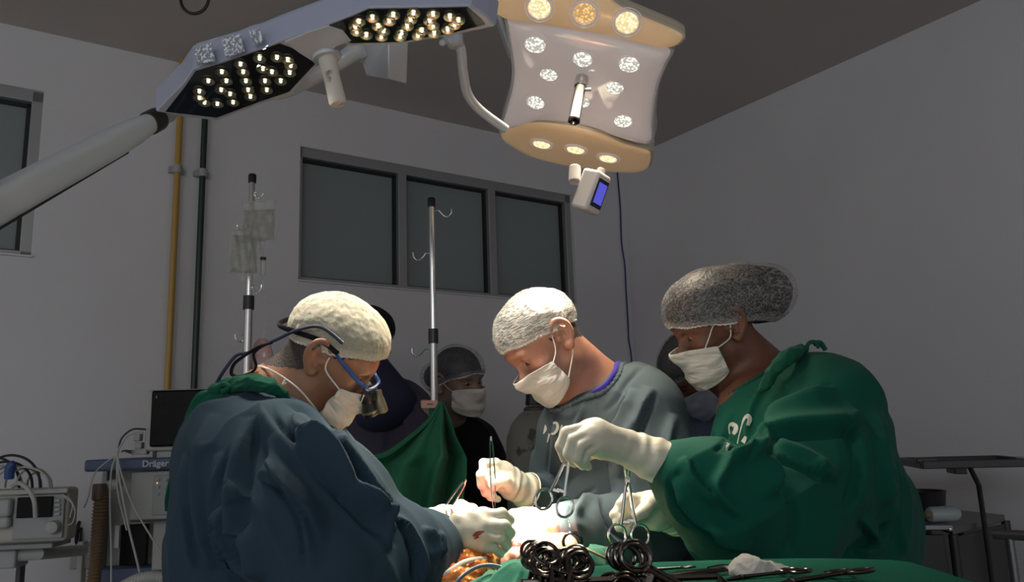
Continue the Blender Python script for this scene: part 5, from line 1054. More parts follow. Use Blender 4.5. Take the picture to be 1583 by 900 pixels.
# ================================================================= anaesthesia machine at the left
M['offwhite'] = mat('offwhite_plastic', (.40, .40, .38), .5, var=(3, (.36, .36, .34), .4, .6)); M['lightgrey'] = mat('light_grey_panel', (.30, .30, .30), .5); M['bluepl'] = mat('machine_blue', (.060, .085, .16), .45); M['screen'] = mat('dark_screen', (.004, .004, .005), .3, spec=.12)
AX = np.array([nz(A(1, .10, 0)), nz(A(-.10, 1, 0)), UP])
def pbox(q, x0, y0, x1, y1, D, dep, grow=0):
    c0 = P((x0+x1)/2, (y0+y1)/2, D); w = abs(x1-x0)/2*D/FPX; h = abs(y1-y0)/2*D/FPX
    q.box(c0+AX[1]*dep/2, (w, dep/2, h), AX); return c0
def part(name, x0, y0, x1, y1, D, dep, m, par, bev=.004, **k):
    q = MB(); pbox(q, x0, y0, x1, y1, D, dep); return q.build(name, m, par, smooth=False, bevel=bev, **k)
an = thing('anaesthesia_machine', A(P(215, 900, 2.6)[0], P(215, 900, 2.6)[1], 0), 'grey anaesthesia machine with blue shelf and corrugated brown hose at the left', 'anaesthesia machine')
part('shelf', 133, 709, 292, 727, 2.42, .42, M['bluepl'], an, .008)
part('body', 150, 728, 292, 1290, 2.50, .36, M['offwhite'], an)
part('side_rail', 141, 730, 150, 1280, 2.46, .06, M['lightgrey'], an)
ft = part('front_panel', 203, 729, 292, 802, 2.44, .08, M['offwhite'], an, .006)
kp = part('keypad', 236, 735, 268, 796, 2.438, .01, M['lightgrey'], an, .003)
for i in range(5):
    for j in range(2):
        q = MB(); q.lathe([(.0045, 0), (.0045, -.003), (.003, -.004), (.0002, -.004)], P(244+j*12, 742+i*11, 2.436), AX[1], 12); q.build('button', M['grey'], kp)
MB().ball(P(243, 747, 2.434), .0022, n=6).build('indicator_light', emis('amber_indicator', (1, .6, .2), 1.2), kp)
part('panel_edge', 203, 802, 292, 806, 2.44, .08, M['darkpl'], an, .001)
part('ventilator_window', 186, 812, 226, 873, 2.492, .02, M['screen'], an, .003)
part('side_label', 177, 813, 184, 847, 2.495, .01, M['lampwhite'], an, .001)
part('drawer', 236, 806, 264, 880, 2.47, .05, M['offwhite'], an); part('drawer', 266, 806, 292, 880, 2.47, .05, M['offwhite'], an)
part('base', 148, 880, 300, 1050, 2.46, .40, M['bluepl'], an, .01)
for x_ in (160, 285):
    q = MB(); c = P(x_, 1310, 2.55); c[2] = .045; q.lathe([(.02, -.02), (.045, -.018), (.045, .018), (.02, .02)], c, AX[0], 24); q.build('castor', M['blackrub'], an)
    q = MB(); c[1] += .28; q.lathe([(.02, -.02), (.045, -.018), (.045, .018), (.02, .02)], c, AX[0], 24); q.build('castor', M['blackrub'], an)
q = MB(); c = P(215, 1180, 2.6); c[2] = .12; q.box(c, (.17, .20, .03), AX); q.build('chassis', M['bluepl'], an, smooth=False, bevel=.01)
q = MB(); q.tube([P(163, 752, 2.43), P(182, 750, 2.43)], .014, 14); q.build('connector', M['grey'], an); q = MB(); q.lathe([(.017, 0), (.019, .02), (.013, .045)], P(186, 750, 2.43), A(-1, 0, 0), 16); q.build('elbow_cap', M['grey'], an)
def corr(pts, r, pitch, m, par, name):
    c = spline(pts, 10); L = np.r_[0, np.cumsum(np.linalg.norm(np.diff(c, axis=0), axis=1))]; n = int(L[-1]/pitch*4); s = np.linspace(0, L[-1], n)
    cc = np.stack([np.interp(s, L, c[:, k]) for k in range(3)], 1); rr = r*(1+.13*np.sin(s/pitch*2*math.pi)); return MB().tube(cc, rr, 14).build(name, m, par)
corr([P(157, 762, 2.40), P(153, 800, 2.39), P(150, 850, 2.38), P(145, 900, 2.36), P(140, 960, 2.36)], .0185, .010, mat('brown_hose', (.17, .11, .06), .5), an, 'breathing_hose')
MB().lathe([(.0005, 0), (.018, 0), (.02, -.01), (.0195, -.045), (.015, -.05), (.0005, -.05)], P(154, 748, 2.40), UP, 18).build('hose_fitting', mat('dark_brown_fitting', (.09, .055, .035), .5), an)
corr([P(190, 908, 2.1), P(215, 896, 2.08), P(245, 893, 2.06), P(280, 902, 2.04)], .015, .009, M['offwhite'], an, 'breathing_hose')
def curve_text(s, loc, xd, yd, size, m, par, name='lettering', ext=.0006, bold=0, extra=0):
    cu = bpy.data.curves.new(name, 'FONT'); cu.body = s; cu.size = size; cu.extrude = ext; cu.offset = bold; cu.align_x = 'CENTER'; cu.align_y = 'CENTER'
    o = bpy.data.objects.new(name, cu); link(o); dg = bpy.context.evaluated_depsgraph_get(); dg.update(); me = bpy.data.meshes.new_from_object(o.evaluated_get(dg)); bpy.data.objects.remove(o)
    V = np.empty(len(me.vertices)*3); me.vertices.foreach_get('co', V); V = V.reshape(-1, 3); Fc = [tuple(p.vertices) for p in me.polygons]; bpy.data.meshes.remove(me)
    xd = nz(xd); yd = nz(yd); zd = np.cross(xd, yd); W_ = np.asarray(loc)+V[:, :1]*xd+V[:, 1:2]*yd+V[:, 2:]*zd
    return mk(name, W_, Fc, m, par, smooth=False) if name else (W_, Fc)
M['letter'] = mat('pale_lettering', (.42, .44, .47), .5)
curve_text('Dräger', P(241, 717, 2.42)-AX[1]*.004, AX[0], UP, .027, M['letter'], an, bold=.0006)
# cables of the machine
for k, (pl, r, c_) in enumerate([([(221, 670), (200, 672), (186, 690), (180, 704), (172, 730), (170, 780), (172, 850), (172, 905)], .0028, 0), ([(181, 700), (183, 730), (190, 770), (200, 820), (210, 860), (217, 890)], .0035, 0), ([(181, 700), (186, 726), (205, 780), (240, 840), (268, 880), (282, 898)], .0028, 0),
                                ([(180, 704), (160, 718), (145, 735), (136, 770), (130, 785)], .0022, 0), ([(181, 702), (182, 760), (196, 820)], .0025, 0)]):
    MB().tube([P(x, y, 2.36-.0004*(y-700)) for x, y in pl], r, 8, sm=6).build('cable', M['offwhite'], an)
# monitor on the shelf
mo = thing('patient_monitor', P(270, 708, 2.44), 'flat patient monitor with dark trace screen standing on the blue shelf', 'monitor')
part('casing', 226, 602, 320, 696, 2.47, .06, M['offwhite'], mo, .008)
part('screen', 234, 603, 326, 689, 2.455, .02, M['screen'], mo, .006)
part('stand', 237, 690, 300, 708, 2.47, .12, M['offwhite'], mo, .003); part('stand_foot', 236, 688, 241, 708, 2.46, .06, M['blackpl'], mo, .001)
M['dim'] = emis('dim_screen_text', (.5, .55, .6), .10); M['dimtr'] = emis('dim_screen_trace', (.25, .28, .32), .035)
for i, y in enumerate([625, 637, 650, 663, 675]):
    q = MB(); q.tube([P(247+k*1.1, y+(2.0*math.sin(k*1.7+i) if i == 3 else .5*math.sin(k*.9+i*2)), 2.453) for k in range(64)], .0006, 5); q.build('trace', M['dimtr'], mo)
curve_text('00:00:00', P(260, 672, 2.4515), AX[0], UP, .016, M['dim'], mo, bold=.0004); 
part('status_bar', 274, 659, 282, 661, 2.452, .001, M['dim'], mo, 0); part('status_icon', 241, 612, 243, 616, 2.452, .001, M['dim'], mo, 0)
curve_text('ECG', P(250, 614, 2.4515), AX[0], UP, .008, M['dimtr'], mo)
cn = thing('gas_module', P(214, 706, 2.44), 'small grey sensor block with plugs beside the patient monitor', 'sensor module')
for (x, y, w, h) in ((206, 668, 216, 682), (208, 684, 218, 694), (203, 695, 226, 703)): part('plug_block', x, y, w, h, 2.44, .03, M['grey'], cn, .003)
MB().tube([P(225, 664, 2.45), P(205, 664, 2.43), P(188, 678, 2.42), P(182, 700, 2.42)], .003, 8, sm=6).build('lead', M['darkpl'], cn)
MB().tube([P(203, 699, 2.43), P(192, 697, 2.42), P(188, 699, 2.42)], [.006, .003, .002], 8, sm=4).build('plug', M['darkpl'], cn)
# ---- small monitor on the bracket far left
dm = thing('defibrillator_monitor', P(45, 838, 2.2), 'cream bedside monitor with small black screen and round knob, far left', 'monitor')
part('casing', -30, 757, 101, 838, 2.20, .07, mat('cream_plastic', (.40, .385, .34), .5), dm, .012); part('front_rim', -30, 757, 101, 765, 2.195, .03, M['offwhite'], dm, .004)
part('front_panel', 22, 766, 96, 832, 2.193, .012, M['lightgrey'], dm, .003); part('screen', 27, 769, 79, 800, 2.188, .008, M['screen'], dm, .002)
q = MB(); q.lathe([(.018, 0), (.0185, -.004), (.016, -.018), (.012, -.02), (.0005, -.02)], P(84, 815, 2.185), AX[1], 24); q.build('knob', M['grey'], dm)
for i in range(4): part('button', 84, 772+i*7, 92, 776+i*7, 2.19, .004, M['grey'], dm, .001)
part('paddle', -12, 772, 14, 800, 2.17, .03, M['grey'], dm, .01); part('paddle', -20, 800, 12, 818, 2.165, .03, M['grey'], dm, .01)
q = MB(); q.tube([P(20, 752, 2.20), P(30, 747, 2.16), P(44, 757, 2.14), P(53, 775, 2.13), P(55, 800, 2.13)], .006, 10, sm=6); q.build('cable', M['offwhite'], dm)
for k, (pl, r) in enumerate([([(96, 765), (108, 772), (116, 790), (112, 808), (104, 812)], .002), ([(99, 768), (112, 780), (108, 800)], .002)]): MB().tube([P(x, y, 2.2) for x, y in pl], r, 6, sm=6).build('lead', M['offwhite'], dm)
for k in range(9):      # coil of leads on top of it
    cx_, w_, h_, m_ = [(18, 44, 50, 'blackrub'), (10, 40, 40, 'blackrub'), (34, 42, 32, 'offwhite'), (44, 36, 30, 'cable_g'), (52, 26, 30, 'offwhite'), (24, 40, 34, 'cable_g'), (4, 30, 34, 'offwhite'), (60, 18, 24, 'cable_g'), (-6, 36, 46, 'blackrub')][k]
    if 'cable_g' not in M: M['cable_g'] = mat('green_grey_cable', (.20, .21, .16), .5)
    MB().tube([P(cx_+w_*math.cos(a), 754-h_*abs(math.sin(a))**.8, 2.16+.03*k/3+.02*math.cos(a+k)) for a in np.linspace(0, math.pi, 16)], .0035 if m_ == 'blackrub' else .0028, 8, sm=2).build('coiled_lead', M[m_], label=['thick black lead looped highest on the cream monitor', 'second black lead looped low on the cream monitor', 'pale lead in a wide loop on the cream monitor', 'grey green lead looped right of centre on the cream monitor', 'pale narrow lead loop near the right end of the cream monitor', 'grey green lead loop in the middle of the cream monitor', 'pale lead loop at the left end of the cream monitor', 'smallest grey green lead loop at the right end of the cream monitor', 'black lead looping out of the frame at the far left'][k], cat='cable', group='leads coiled on the cream monitor')
q = MB(); q.tube([P(14, 740, 2.15), P(16, 722, 2.15), P(22, 716, 2.15)], [.012, .013, .008], 10, sm=4); q.build('cable_tie', mat('blue_strap', (.03, .07, .22), .5), label='blue strap around the leads on the cream monitor', cat='strap')
br = thing('wall_bracket', P(60, 860, 2.25), 'pale metal bracket arm carrying the cream monitor', 'bracket')
q = MB(); q.tube([P(-30, 862, 2.25), P(60, 856, 2.28), P(128, 851, 2.6)], .018, 12); q.build('arm', M['offwhite'], br)
part('mount_plate', -30, 842, 78, 850, 2.22, .12, M['lightgrey'], br, .004); part('clamp', -30, 852, 22, 880, 2.24, .08, M['grey'], br, .006); part('end_block', 108, 845, 140, 880, 2.7, .12, M['lightgrey'], br, .006); part('upright', 104, 848, 112, 1350, 2.6, .04, M['offwhite'], br, .003); part('upright', 0, 880, 8, 1500, 2.3, .03, M['darkpl'], br, .003)
so = thing('power_socket', P(135, 790, 3.05), 'white wall socket block with two black plugs and cords, left of the brown hose', 'socket')
part('plate', 126, 776, 141, 792, 3.0, .05, M['lampwhite'], so, .003)
MB().tube([P(140, 796, 2.98), P(128, 800, 2.9), P(120, 815, 2.85), P(117, 850, 2.85), P(116, 910, 2.85)], .006, 8, sm=6).build('cord', M['blackrub'], so)
MB().tube([P(140, 806, 2.98), P(130, 810, 2.9), P(124, 825, 2.85), P(126, 860, 2.85), P(130, 910, 2.85)], .006, 8, sm=6).build('cord', M['blackrub'], so)
# ================================================================= right side furniture
M['dark_enamel'] = mat('dark_enamel', (.035, .035, .037), .35, .3); M['dullsteel'] = mat('dull_steel', (.22, .22, .22), .35, .8)
AX = np.array([nz(A(1, -.25, 0)), nz(A(.25, 1, 0)), UP])
ct = thing('instrument_cart', A(P(1450, 900, 2.5)[0], P(1450, 900, 2.5)[1], 0), 'dark metal drawer cart in the right corner, behind the nurse', 'cart')
part('cabinet', 1395, 822, 1462, 1330, 2.46, .45, M['dark_enamel'], ct, .004); part('top', 1392, 812, 1470, 820, 2.44, .50, M['dullsteel'], ct, .003)
part('drawer_front', 1398, 828, 1460, 884, 2.452, .012, M['blackpl'], ct, .003); part('drawer_front', 1398, 888, 1460, 945, 2.452, .012, M['blackpl'], ct, .003)
part('corner_post', 1462, 815, 1472, 1345, 2.44, .03, M['dark_enamel'], ct, .003)
MB().ball(P(1468, 818, 2.43), .009, n=8).build('corner_stud', M['chrome'], ct)
c2 = thing('side_table', A(P(1515, 900, 2.6)[0], P(1515, 900, 2.6)[1], 0), 'low dark open table beside the drawer cart at the right', 'table')
q = MB(); tp = [P(1472, 816, 2.45), P(1553, 797, 2.75), P(1480, 797, 2.95), P(1410, 806, 2.85)]; tp = [A(p[0], p[1], tp[0][2]) for p in tp]; q.prism(tp, -UP*.022); q.build('table_top', M['dullsteel'], c2, smooth=False, bevel=.003)
for p in tp: MB().tube([A(p[0], p[1], 0), A(p[0], p[1], tp[0][2]-.02)]*1, .014, 12).build('leg', M['dark_enamel'], c2)
q = MB(); q.prism([tp[0]-UP*.03, tp[1]-UP*.03, tp[1]-UP*.75, tp[0]-UP*.75], (tp[3]-tp[0])*.02); q.build('side_panel', mat('faded_panel', (.06, .058, .055), .6), c2, smooth=False)
b0 = MB(); cb2 = P(1424, 813, 2.72); cb2[2] = P(1430, 811, 2.44)[2]+.004; b0.lathe([(.0005, 0), (.080, 0), (.088, .066), (.092, .075), (.087, .075), (.082, .03), (.0005, .03)], cb2+UP*.0, UP, 30); b0.build('bin', M['blackpl'], label='round black bin on the cart, partly behind the nurse', cat='bin')
bt = thing('bottle', P(1460, 812, 2.46), 'translucent plastic bottle lying on its side on the cart', 'bottle')
cx = P(1462, 803, 2.50); bd_ = nz(A(1, .15, 0)); bc = A(cx[0], cx[1], P(1450, 812, 2.44)[2]+.026)
MB().lathe([(.0005, -.055), (.020, -.055), (.024, -.048), (.0245, .02), (.023, .035), (.016, .045)], bc, bd_, 24).build('bottle_body', mat('milky_plastic', (.36, .42, .42), .3), bt)
MB().lathe([(.0005, -.070), (.010, -.070), (.011, -.054)], bc, bd_, 16).build('cap', mat('brown_cap', (.20, .15, .10), .5), bt)
ts = thing('mayo_stand', A(P(1520, 900, 2.6)[0], P(1520, 900, 2.6)[1], 0), 'dark flat instrument tray on a thin stand beside the right wall', 'tray stand')
tc0 = P(1488, 718, 2.55); h_ = A(.165, .19, .012)
q = MB(); q.box(tc0, (.155, .17, .004), AX)
for s_ in (-1, 1):
    q.box(tc0+AX[0]*.155*s_+UP*.008, (.005, .17, .012), AX); q.box(tc0+AX[1]*.17*s_+UP*.008, (.155, .005, .012), AX)
q.build('tray', M['dark_enamel'], ts, smooth=False, bevel=.003)
q = MB(); q.box(tc0-AX[0]*.14+UP*.022-AX[1]*.15, (.03, .02, .008), AX); q.build('tray_clip', M['dark_enamel'], ts, smooth=False, bevel=.004)
MB().box(tc0+AX[0]*.150+UP*.02-AX[1]*.12, (.025, .03, .006), AX).build('plastic_wrap', M['bagfilm'], ts, smooth=False, bevel=.006)
MB().box(tc0-UP*.016+AX[0]*-.02, (.018, .05, .012), AX).build('tray_bracket', M['blackpl'], ts, smooth=False, bevel=.003)
MB().tube([tc0-UP*.01+AX[0]*.02, P(1513, 750, 2.56), P(1520, 797, 2.58), A(P(1524, 820, 2.6)[0], P(1524, 820, 2.6)[1], .03)], .008, 12).build('post', M['dark_enamel'], ts)
MB().box(A(P(1524, 820, 2.6)[0], P(1524, 820, 2.6)[1], .02), (.20, .22, .018), AX).build('base', M['dark_enamel'], ts, smooth=False, bevel=.006)
rl = thing('bed_rail', A(P(1580, 900, 2.2)[0], P(1580, 900, 2.2)[1], 0), 'dark steel rail of a trolley entering at the right edge', 'rail')
MB().tube([P(1536, 826, 2.25), P(1660, 832, 2.1)], .014, 14).build('top_rail', M['dullsteel'], rl)
for x_ in (1560, 1650): 
    p_ = P(x_, 828, 2.22 if x_ < 1600 else 2.11); MB().tube([p_, A(p_[0], p_[1], .0)], .011, 12).build('upright', M['dullsteel'], rl)
# ================================================================= operating table, patient, drapes
TZ = 1.03
opt = thing('operating_table', A(FIELD[0], FIELD[1]+.05, 0), 'operating table under the green drapes, between the surgeons', 'operating table')
TD = nz(A(.80, -.60, 0)); TS = np.cross(UP, TD)       # long axis and across
tc_ = A(FIELD[0]-.02, FIELD[1]+.05, 0)-TD*.12+TS*.03; TA = (TD, TS, UP)
MB().box(tc_+UP*.80, (.48, .19, .03), TA).build('table_pad', M['blackpl'], opt, smooth=False, bevel=.015)
MB().box(tc_+UP*.75, (.48, .17, .018), TA).build('table_frame', M['steel'], opt, smooth=False, bevel=.004)
MB().box(tc_+UP*.42, (.12, .10, .33), TA).build('pedestal', M['dullsteel'], opt, smooth=False, bevel=.01)
MB().box(tc_+UP*.05, (.32, .16, .05), TA).build('base', M['dullsteel'], opt, smooth=False, bevel=.01)
pt = thing('person', tc_+UP*.83, 'patient lying under green drapes with an open abdomen in the middle of the table', 'person')
S = SD(); pc = A(FIELD[0], FIELD[1], .915)
S.ecap(pc-TD*.26, pc+TD*.16, (.14, .09), (.135, .095), TS, .05); S.ell(pc-TD*.47+UP*.0, A(.09, .09, .10), None, .05); S.cap(pc-TD*.42, pc-TD*.30, .055, .06, .04)
for s_ in (-1, 1): S.cap(pc-TD*.30+TS*.13*s_, pc-TD*.02+TS*.135*s_-UP*.03, .045, .035, .03); S.cap(pc+TD*.18+TS*.06*s_, pc+TD*.30+TS*.065*s_-UP*.03, .075, .065, .03)
sdmesh('body', S, .008, M['skin2'], pt)
def flesh(name, c, b, r=.25): return mat(name, c, r, coat=.5, sss=.2, ss=.006, var=(60, b, .42, .62), bump=[(120, .002, .5), (40, .003, .4)])
M['red'] = flesh('red_tissue', (.30, .022, .015), (.16, .010, .008), .4); M['pinkt'] = flesh('pink_tissue', (.55, .17, .12), (.62, .30, .22)); M['fat'] = flesh('yellow_fat', (.68, .30, .05), (.60, .10, .02)); M['fat2'] = flesh('pale_fat', (.62, .50, .30), (.60, .35, .15))
def blob(name, pts, rs, m, amp, fr, h=.003, k=.012, **kk):
    S = SD(); S.chain(pts, rs, k)
    def post(V, Q): N = normals(V, Q); return V+N*(perlin(V*fr)*amp+np.abs(perlin(V*fr*2.2+5))*amp*.7)[:, None]
    return sdmesh(name, S, h, m, pt, post, 1, **kk)
blob('wound_edge', [P(650, 815, 1.60), P(695, 798, 1.58), P(730, 797, 1.58), P(775, 806, 1.58), P(800, 820, 1.55)], [.014, .016, .015, .016, .014], M['red'], .006, 60)
blob('tissue_flap', [P(690, 792, 1.54), P(712, 785, 1.53), P(735, 788, 1.53)], [.009, .011, .009], M['pinkt'], .005, 70)
blob('inner_organ', [P(700, 830, 1.50), P(740, 824, 1.49), P(780, 830, 1.49)], [.028, .030, .026], M['red'], .006, 50)
blob('tissue_fold', [P(764, 851, 1.36), P(780, 846, 1.345), P(797, 851, 1.35), P(802, 858, 1.36)], [.008, .010, .012, .006], M['red'], .003, 80, h=.002)
blob('skin_fold', [P(764, 866, 1.34), P(780, 868, 1.325), P(800, 861, 1.335), P(815, 850, 1.37)], [.010, .016, .014, .014], M['pinkt'], .003, 60, h=.002)
blob('fat_layer', [P(664, 905, 1.24), P(690, 885, 1.25), P(718, 873, 1.27), P(745, 868, 1.30), P(762, 868, 1.32)], [.030, .028, .026, .022, .012], M['fat'], .010, 75, h=.0025)
blob('fat_layer', [P(680, 930, 1.20), P(705, 905, 1.205), P(735, 886, 1.24), P(755, 876, 1.28)], [.03, .026, .018, .010], M['fat'], .009, 80, h=.0025)
# bumpy fat lobules
for k in range(34):
    t_ = rng.rand(); x = 676+t_*76+rng.randn()*3; y = 893-t_*26+rng.randn()*6; c = P(x, y, 1.222+t_*.06); MB().ball(c, tuple(.0055+.004*rng.rand(3)), n=7).build('fat_lobule', M['fat'] if k % 3 else M['fat2'], pt)
blob('belly_skin', [P(800, 850, 1.44), P(840, 858, 1.40), P(870, 850, 1.46)], [.03, .035, .03], M['pinkt'], .002, 20, h=.004)
MB().tube([P(660, 912, 1.20), P(680, 895, 1.19), P(700, 880, 1.20), P(722, 868, 1.22), P(750, 864, 1.26)], .0042, 10, sm=6).build('suction_tube', M['elastic'], label='white tube lying along the yellow fat at the edge of the wound', cat='tube')
M['lead'] = mat('grey_blue_cord', (.10, .16, .22), .35)
MB().tube([P(700, 912, 1.08), P(712, 893, 1.09), P(735, 878, 1.11), P(758, 874, 1.12), P(780, 879, 1.12), P(800, 886, 1.11), P(822, 884, 1.10), P(850, 876, 1.09), P(880, 900, 1.08)], .0028, 8, sm=6).build('cautery_cord', M['lead'], label='thin blue grey cord arching over the green towel', cat='cord')
# green drape over the table: a sheet with a window, built round the field
def sheet(name, fn, nu, nv, m, label, cat, th=.003, par=None, **k):
    V = np.array([fn(i/(nu-1), j/(nv-1)) for i in range(nu) for j in range(nv)]); i, j = np.meshgrid(np.arange(nu-1), np.arange(nv-1), indexing='ij'); Q = np.stack([i*nv+j, (i+1)*nv+j, (i+1)*nv+j+1, i*nv+j+1], -1).reshape(-1, 4)
    return mk(name, V, Q, m, par, solid=th, label=label, cat=cat, **k)
def dr(u, v):
    a = u*2*math.pi; ca, sa = math.cos(a), math.sin(a); inn = A(.15*ca, .105*sa); e = 4.0
    sq = (abs(ca)**e+abs(sa)**e)**(-1/e); out = A(.50*ca*sq-.10, .215*sa*sq+.02); t = min(1, v/.55); q = inn+(out-inn)*t; z = 1.045-.02*t+.010*math.sin(a*7+v*9)*t
    if v > .55:
        d = (v-.55)/.45; z -= d*.62; q = q*(1+.06*d+.03*d*math.sin(a*13+1))
    c = A(FIELD[0], FIELD[1]+.02, 0); return c+TD*q[0]+TS*q[1]+UP*z
sheet('surgical_drape', dr, 240, 60, M['drapegreen'], 'green drape over the patient and operating table with an open window', 'drape', .003)
M['towel'] = mat('bright_green_towel', (.020, .20, .115), .85, sheen=.2, bump=[(500, .0006, .5), (60, .002, .4)])
# rumpled green towels at the near edge of the wound
def towel(name, pts, rs, label, m):
    S = SD(); S.chain(pts, rs, .012)
    def post(V, Q): return wrinkle(wrinkle(V, Q, nz(pts[-1]-pts[0]), .009, 18, 3, .4), Q, UP, .005, 30, 8, .5)
    sdmesh(name, S, .0028, m, None, post, 2, label=label, cat='towel')
towel('green_towel', [P(722, 935, 1.10), P(746, 914, 1.11), P(762, 903, 1.12), P(772, 902, 1.12)], [.024, .022, .018, .012], 'crumpled bright green towel nearest the yellow fat', M['towel'])
towel('green_towel', [P(785, 925, 1.10), P(805, 900, 1.11), P(822, 890, 1.14), P(838, 878, 1.20)], [.03, .028, .020, .016], 'smooth pale green towel left of the dark clamp handles', M['towel'])
towel('green_towel', [P(870, 895, 1.18), P(900, 880, 1.2), P(930, 868, 1.24)], [.03, .028, .024], 'green towel showing behind the dark clamp handles', M['towel'])
# ================================================================= instrument table
IZ = 1.135
def itab(u, v):
    # u left to right, v from the far edge towards the viewer, folding down at far and right edges
    w = .022
    x = -.02+u*.535; y = 1.075-v*.60+(.0 if u < .2 else 0); z = IZ+.006*perlinf(x*9, y*9)-.0
    if v < .06: z -= (.06-v)*.9; y = 1.075
    if u > .93: z -= (u-.93)**1.3*5.5; x = -.02+.93*.535+(u-.93)*.35+.01*math.sin(y*40)
    if u < .06: z -= (.06-u)*2
    return A(x, y-.10*max(0, x-.35)+.03*math.sin(x*7), z)
def perlinf(a, b): return float(perlin(np.array([[a, b, .3]]))[0])
it = thing('instrument_table', A(.27, .80, 0), 'instrument table in front, covered by green cloth', 'table')
MB().box(A(.235, .80, IZ-.03), (.235, .22, .012)).build('table_top', M['dullsteel'], it, smooth=False, bevel=.004)
for sx in (-1, 1):
    for sy in (-1, 1): MB().tube([A(.235+sx*.2, .80+sy*.18, 0), A(.235+sx*.2, .80+sy*.18, IZ-.03)], .014, 12).build('leg', M['steel'], it)
sheet('table_cloth', itab, 120, 90, mat('dark_green_table_cloth', (.005, .11, .07), .85, sheen=0, spec=.1, var=(7, (.004, .09, .06), .35, .7), bump=[(700, .0005, .5), (35, .002, .4)]), 'green cloth spread over the instrument table', 'cloth')
M['dsteel'] = mat('dark_polished_steel', (.13, .11, .10), .16, 1.0)
# ---- one haemostat, then copies
HP = {}
def haemostat(label, m, group, opening=.0175, hl=.082):
    t = thing('haemostat', A(0, 0, 0), label, 'surgical clamp', group)
    for s in (-1, 1):
        rc = A(s*opening, hl, 0); q = MB(); q.ring(rc+A(s*.0, 0, s*.001), A(0, 0, 1), .0128, .0021, 30, 8, ey=1.22, x=A(1, 0, 0)); q.build('finger_ring', m, t)
        q = MB(); q.tube([A(-s*.001, 0, s*.0012), A(s*.0035, .016, s*.0012), A(s*.0075, .045, s*.0012), A(s*(opening-.006), hl-.0145, s*.001)], [.0030, .0026, .0024, .0024], 8, sm=4); q.build('shank', m, t)
        q = MB(); q.tube([A(s*.001, 0, s*.0008), A(s*.0028, -.015, s*.0008), A(s*.001, -.038, 0)], [.0035, .0026, .0010], 8, sm=4); q.build('jaw', m, t)
    q = MB(); q.box(A(-opening*.3, hl-.019, .0), (opening*.42, .0022, .0012)); q.box(A(opening*.3, hl-.021, .001), (opening*.42, .0022, .0012)); q.build('ratchet', m, t, smooth=False, bevel=.0005)
    q = MB(); q.lathe([(.0005, -.0042), (.0042, -.0042), (.0046, 0), (.0042, .0042), (.0005, .0042)], A(0, 0, 0), A(0, 0, 1), 14); q.build('box_joint', m, t); return t
def pose(t, ringmid, dirv, xdir):      # dirv: from the rings to the tips
    y = -nz(dirv); x = nz(np.asarray(xdir)-y*np.dot(xdir, y)); z = np.cross(x, y); t.matrix_world = Matrix(((x[0], y[0], z[0], 0), (x[1], y[1], z[1], 0), (x[2], y[2], z[2], 0), (0, 0, 0, 1)))
    t.location = Vector(np.asarray(ringmid)-y*.082); t.rotation_euler = Matrix(((x[0], y[0], z[0]), (x[1], y[1], z[1]), (x[2], y[2], z[2]))).to_euler()
def dup(t, label, group):
    r = t.copy(); COL.objects.link(r); r['label'] = label; r['group'] = group
    for c in t.children: d = c.copy(); COL.objects.link(d); d.parent = r
    return r
h0 = haemostat('steel clamp held at its rings end down by the upper gloved hand of the nurse', M['chrome'], 'clamps held by the nurse')
pose(h0, P(857, 778, 1.222), P(884, 690, 1.25)-P(857, 778, 1.222), cR*.95-cU*.30)
h1 = dup(h0, 'steel clamp pointing up between the fingers of the nurse\'s lower glove', 'clamps held by the nurse')
pose(h1, P(972, 818, 1.335), P(969, 722, 1.36)-P(972, 818, 1.335), cR*1.0-cU*.03); h1.scale = (1.12,)*3
hd0 = haemostat('stack', M['dsteel'], 'dark clamps stacked on the instrument table', .0165)
n1_, n2_ = 13, 8
WHERE = ['nearest the viewer', 'second', 'third', 'fourth', 'fifth', 'sixth', 'seventh', 'eighth', 'ninth', 'tenth', 'eleventh', 'twelfth', 'thirteenth']
for i in range(n1_):
    t = hd0 if i == 0 else dup(hd0, '', 'dark clamps stacked on the instrument table')
    t['label'] = 'dark ring-handled clamp, %s in the left stack beside the green towel' % (WHERE[i] if i else 'the one nearest the viewer'); t['label'] = t['label'].replace('second in', 'second from the front in').replace('th in', 'th from the front in').replace('third in', 'third from the front in')
    f = i/(n1_-1); c = P(872-28*f+rng.randn()*1.2, 868-6*f+rng.randn()*3, .80+.10*f); t.scale = (1.15,)*3; a = .10*rng.randn()
    pose(t, c, A(-.10-.25*f+.05*rng.randn(), -.78, -.62+.08*rng.randn()), A(.95, .10+.25*f+a, .12+.15*rng.randn()))
for i in range(n2_):
    t = dup(hd0, '', 'dark clamps stacked on the instrument table'); t['label'] = 'dark ring-handled clamp, %s in the right stack beside the steel tray' % ('the one nearest the viewer' if i == 0 else WHERE[i]+' from the front')
    f = i/(n2_-1); c = P(978-26*f+rng.randn()*1.0, 886-2*f+rng.randn()*2, .80+.055*f); t.scale = (1.12,)*3; pose(t, c, A(.82, -.42+.06*rng.randn(), -.30), A(.15*rng.randn()+.25, .1, .95))
hx = dup(hd0, 'dark clamp lying on the green cloth right of the white gauze', 'loose instruments on the green cloth'); pose(hx, Pz(1312, 884, IZ+.008), A(-.9, -.40, -.04), A(.3, -.9, .1))
hx = dup(hd0, 'small dark clamp lying at the far edge of the green cloth, left of the gauze', 'loose instruments on the green cloth'); pose(hx, Pz(1106, 874, IZ+.006), A(-.95, -.1, -.02), A(.1, -1, .1)); hx.scale = (.55,)*3
hx = dup(hd0, 'dark clamp whose rings show just behind the white gauze', 'loose instruments on the green cloth'); pose(hx, Pz(1246, 880, IZ+.008), A(-.95, -.25, -.04), A(.2, -1, .05)); hx.scale = (.8,)*3
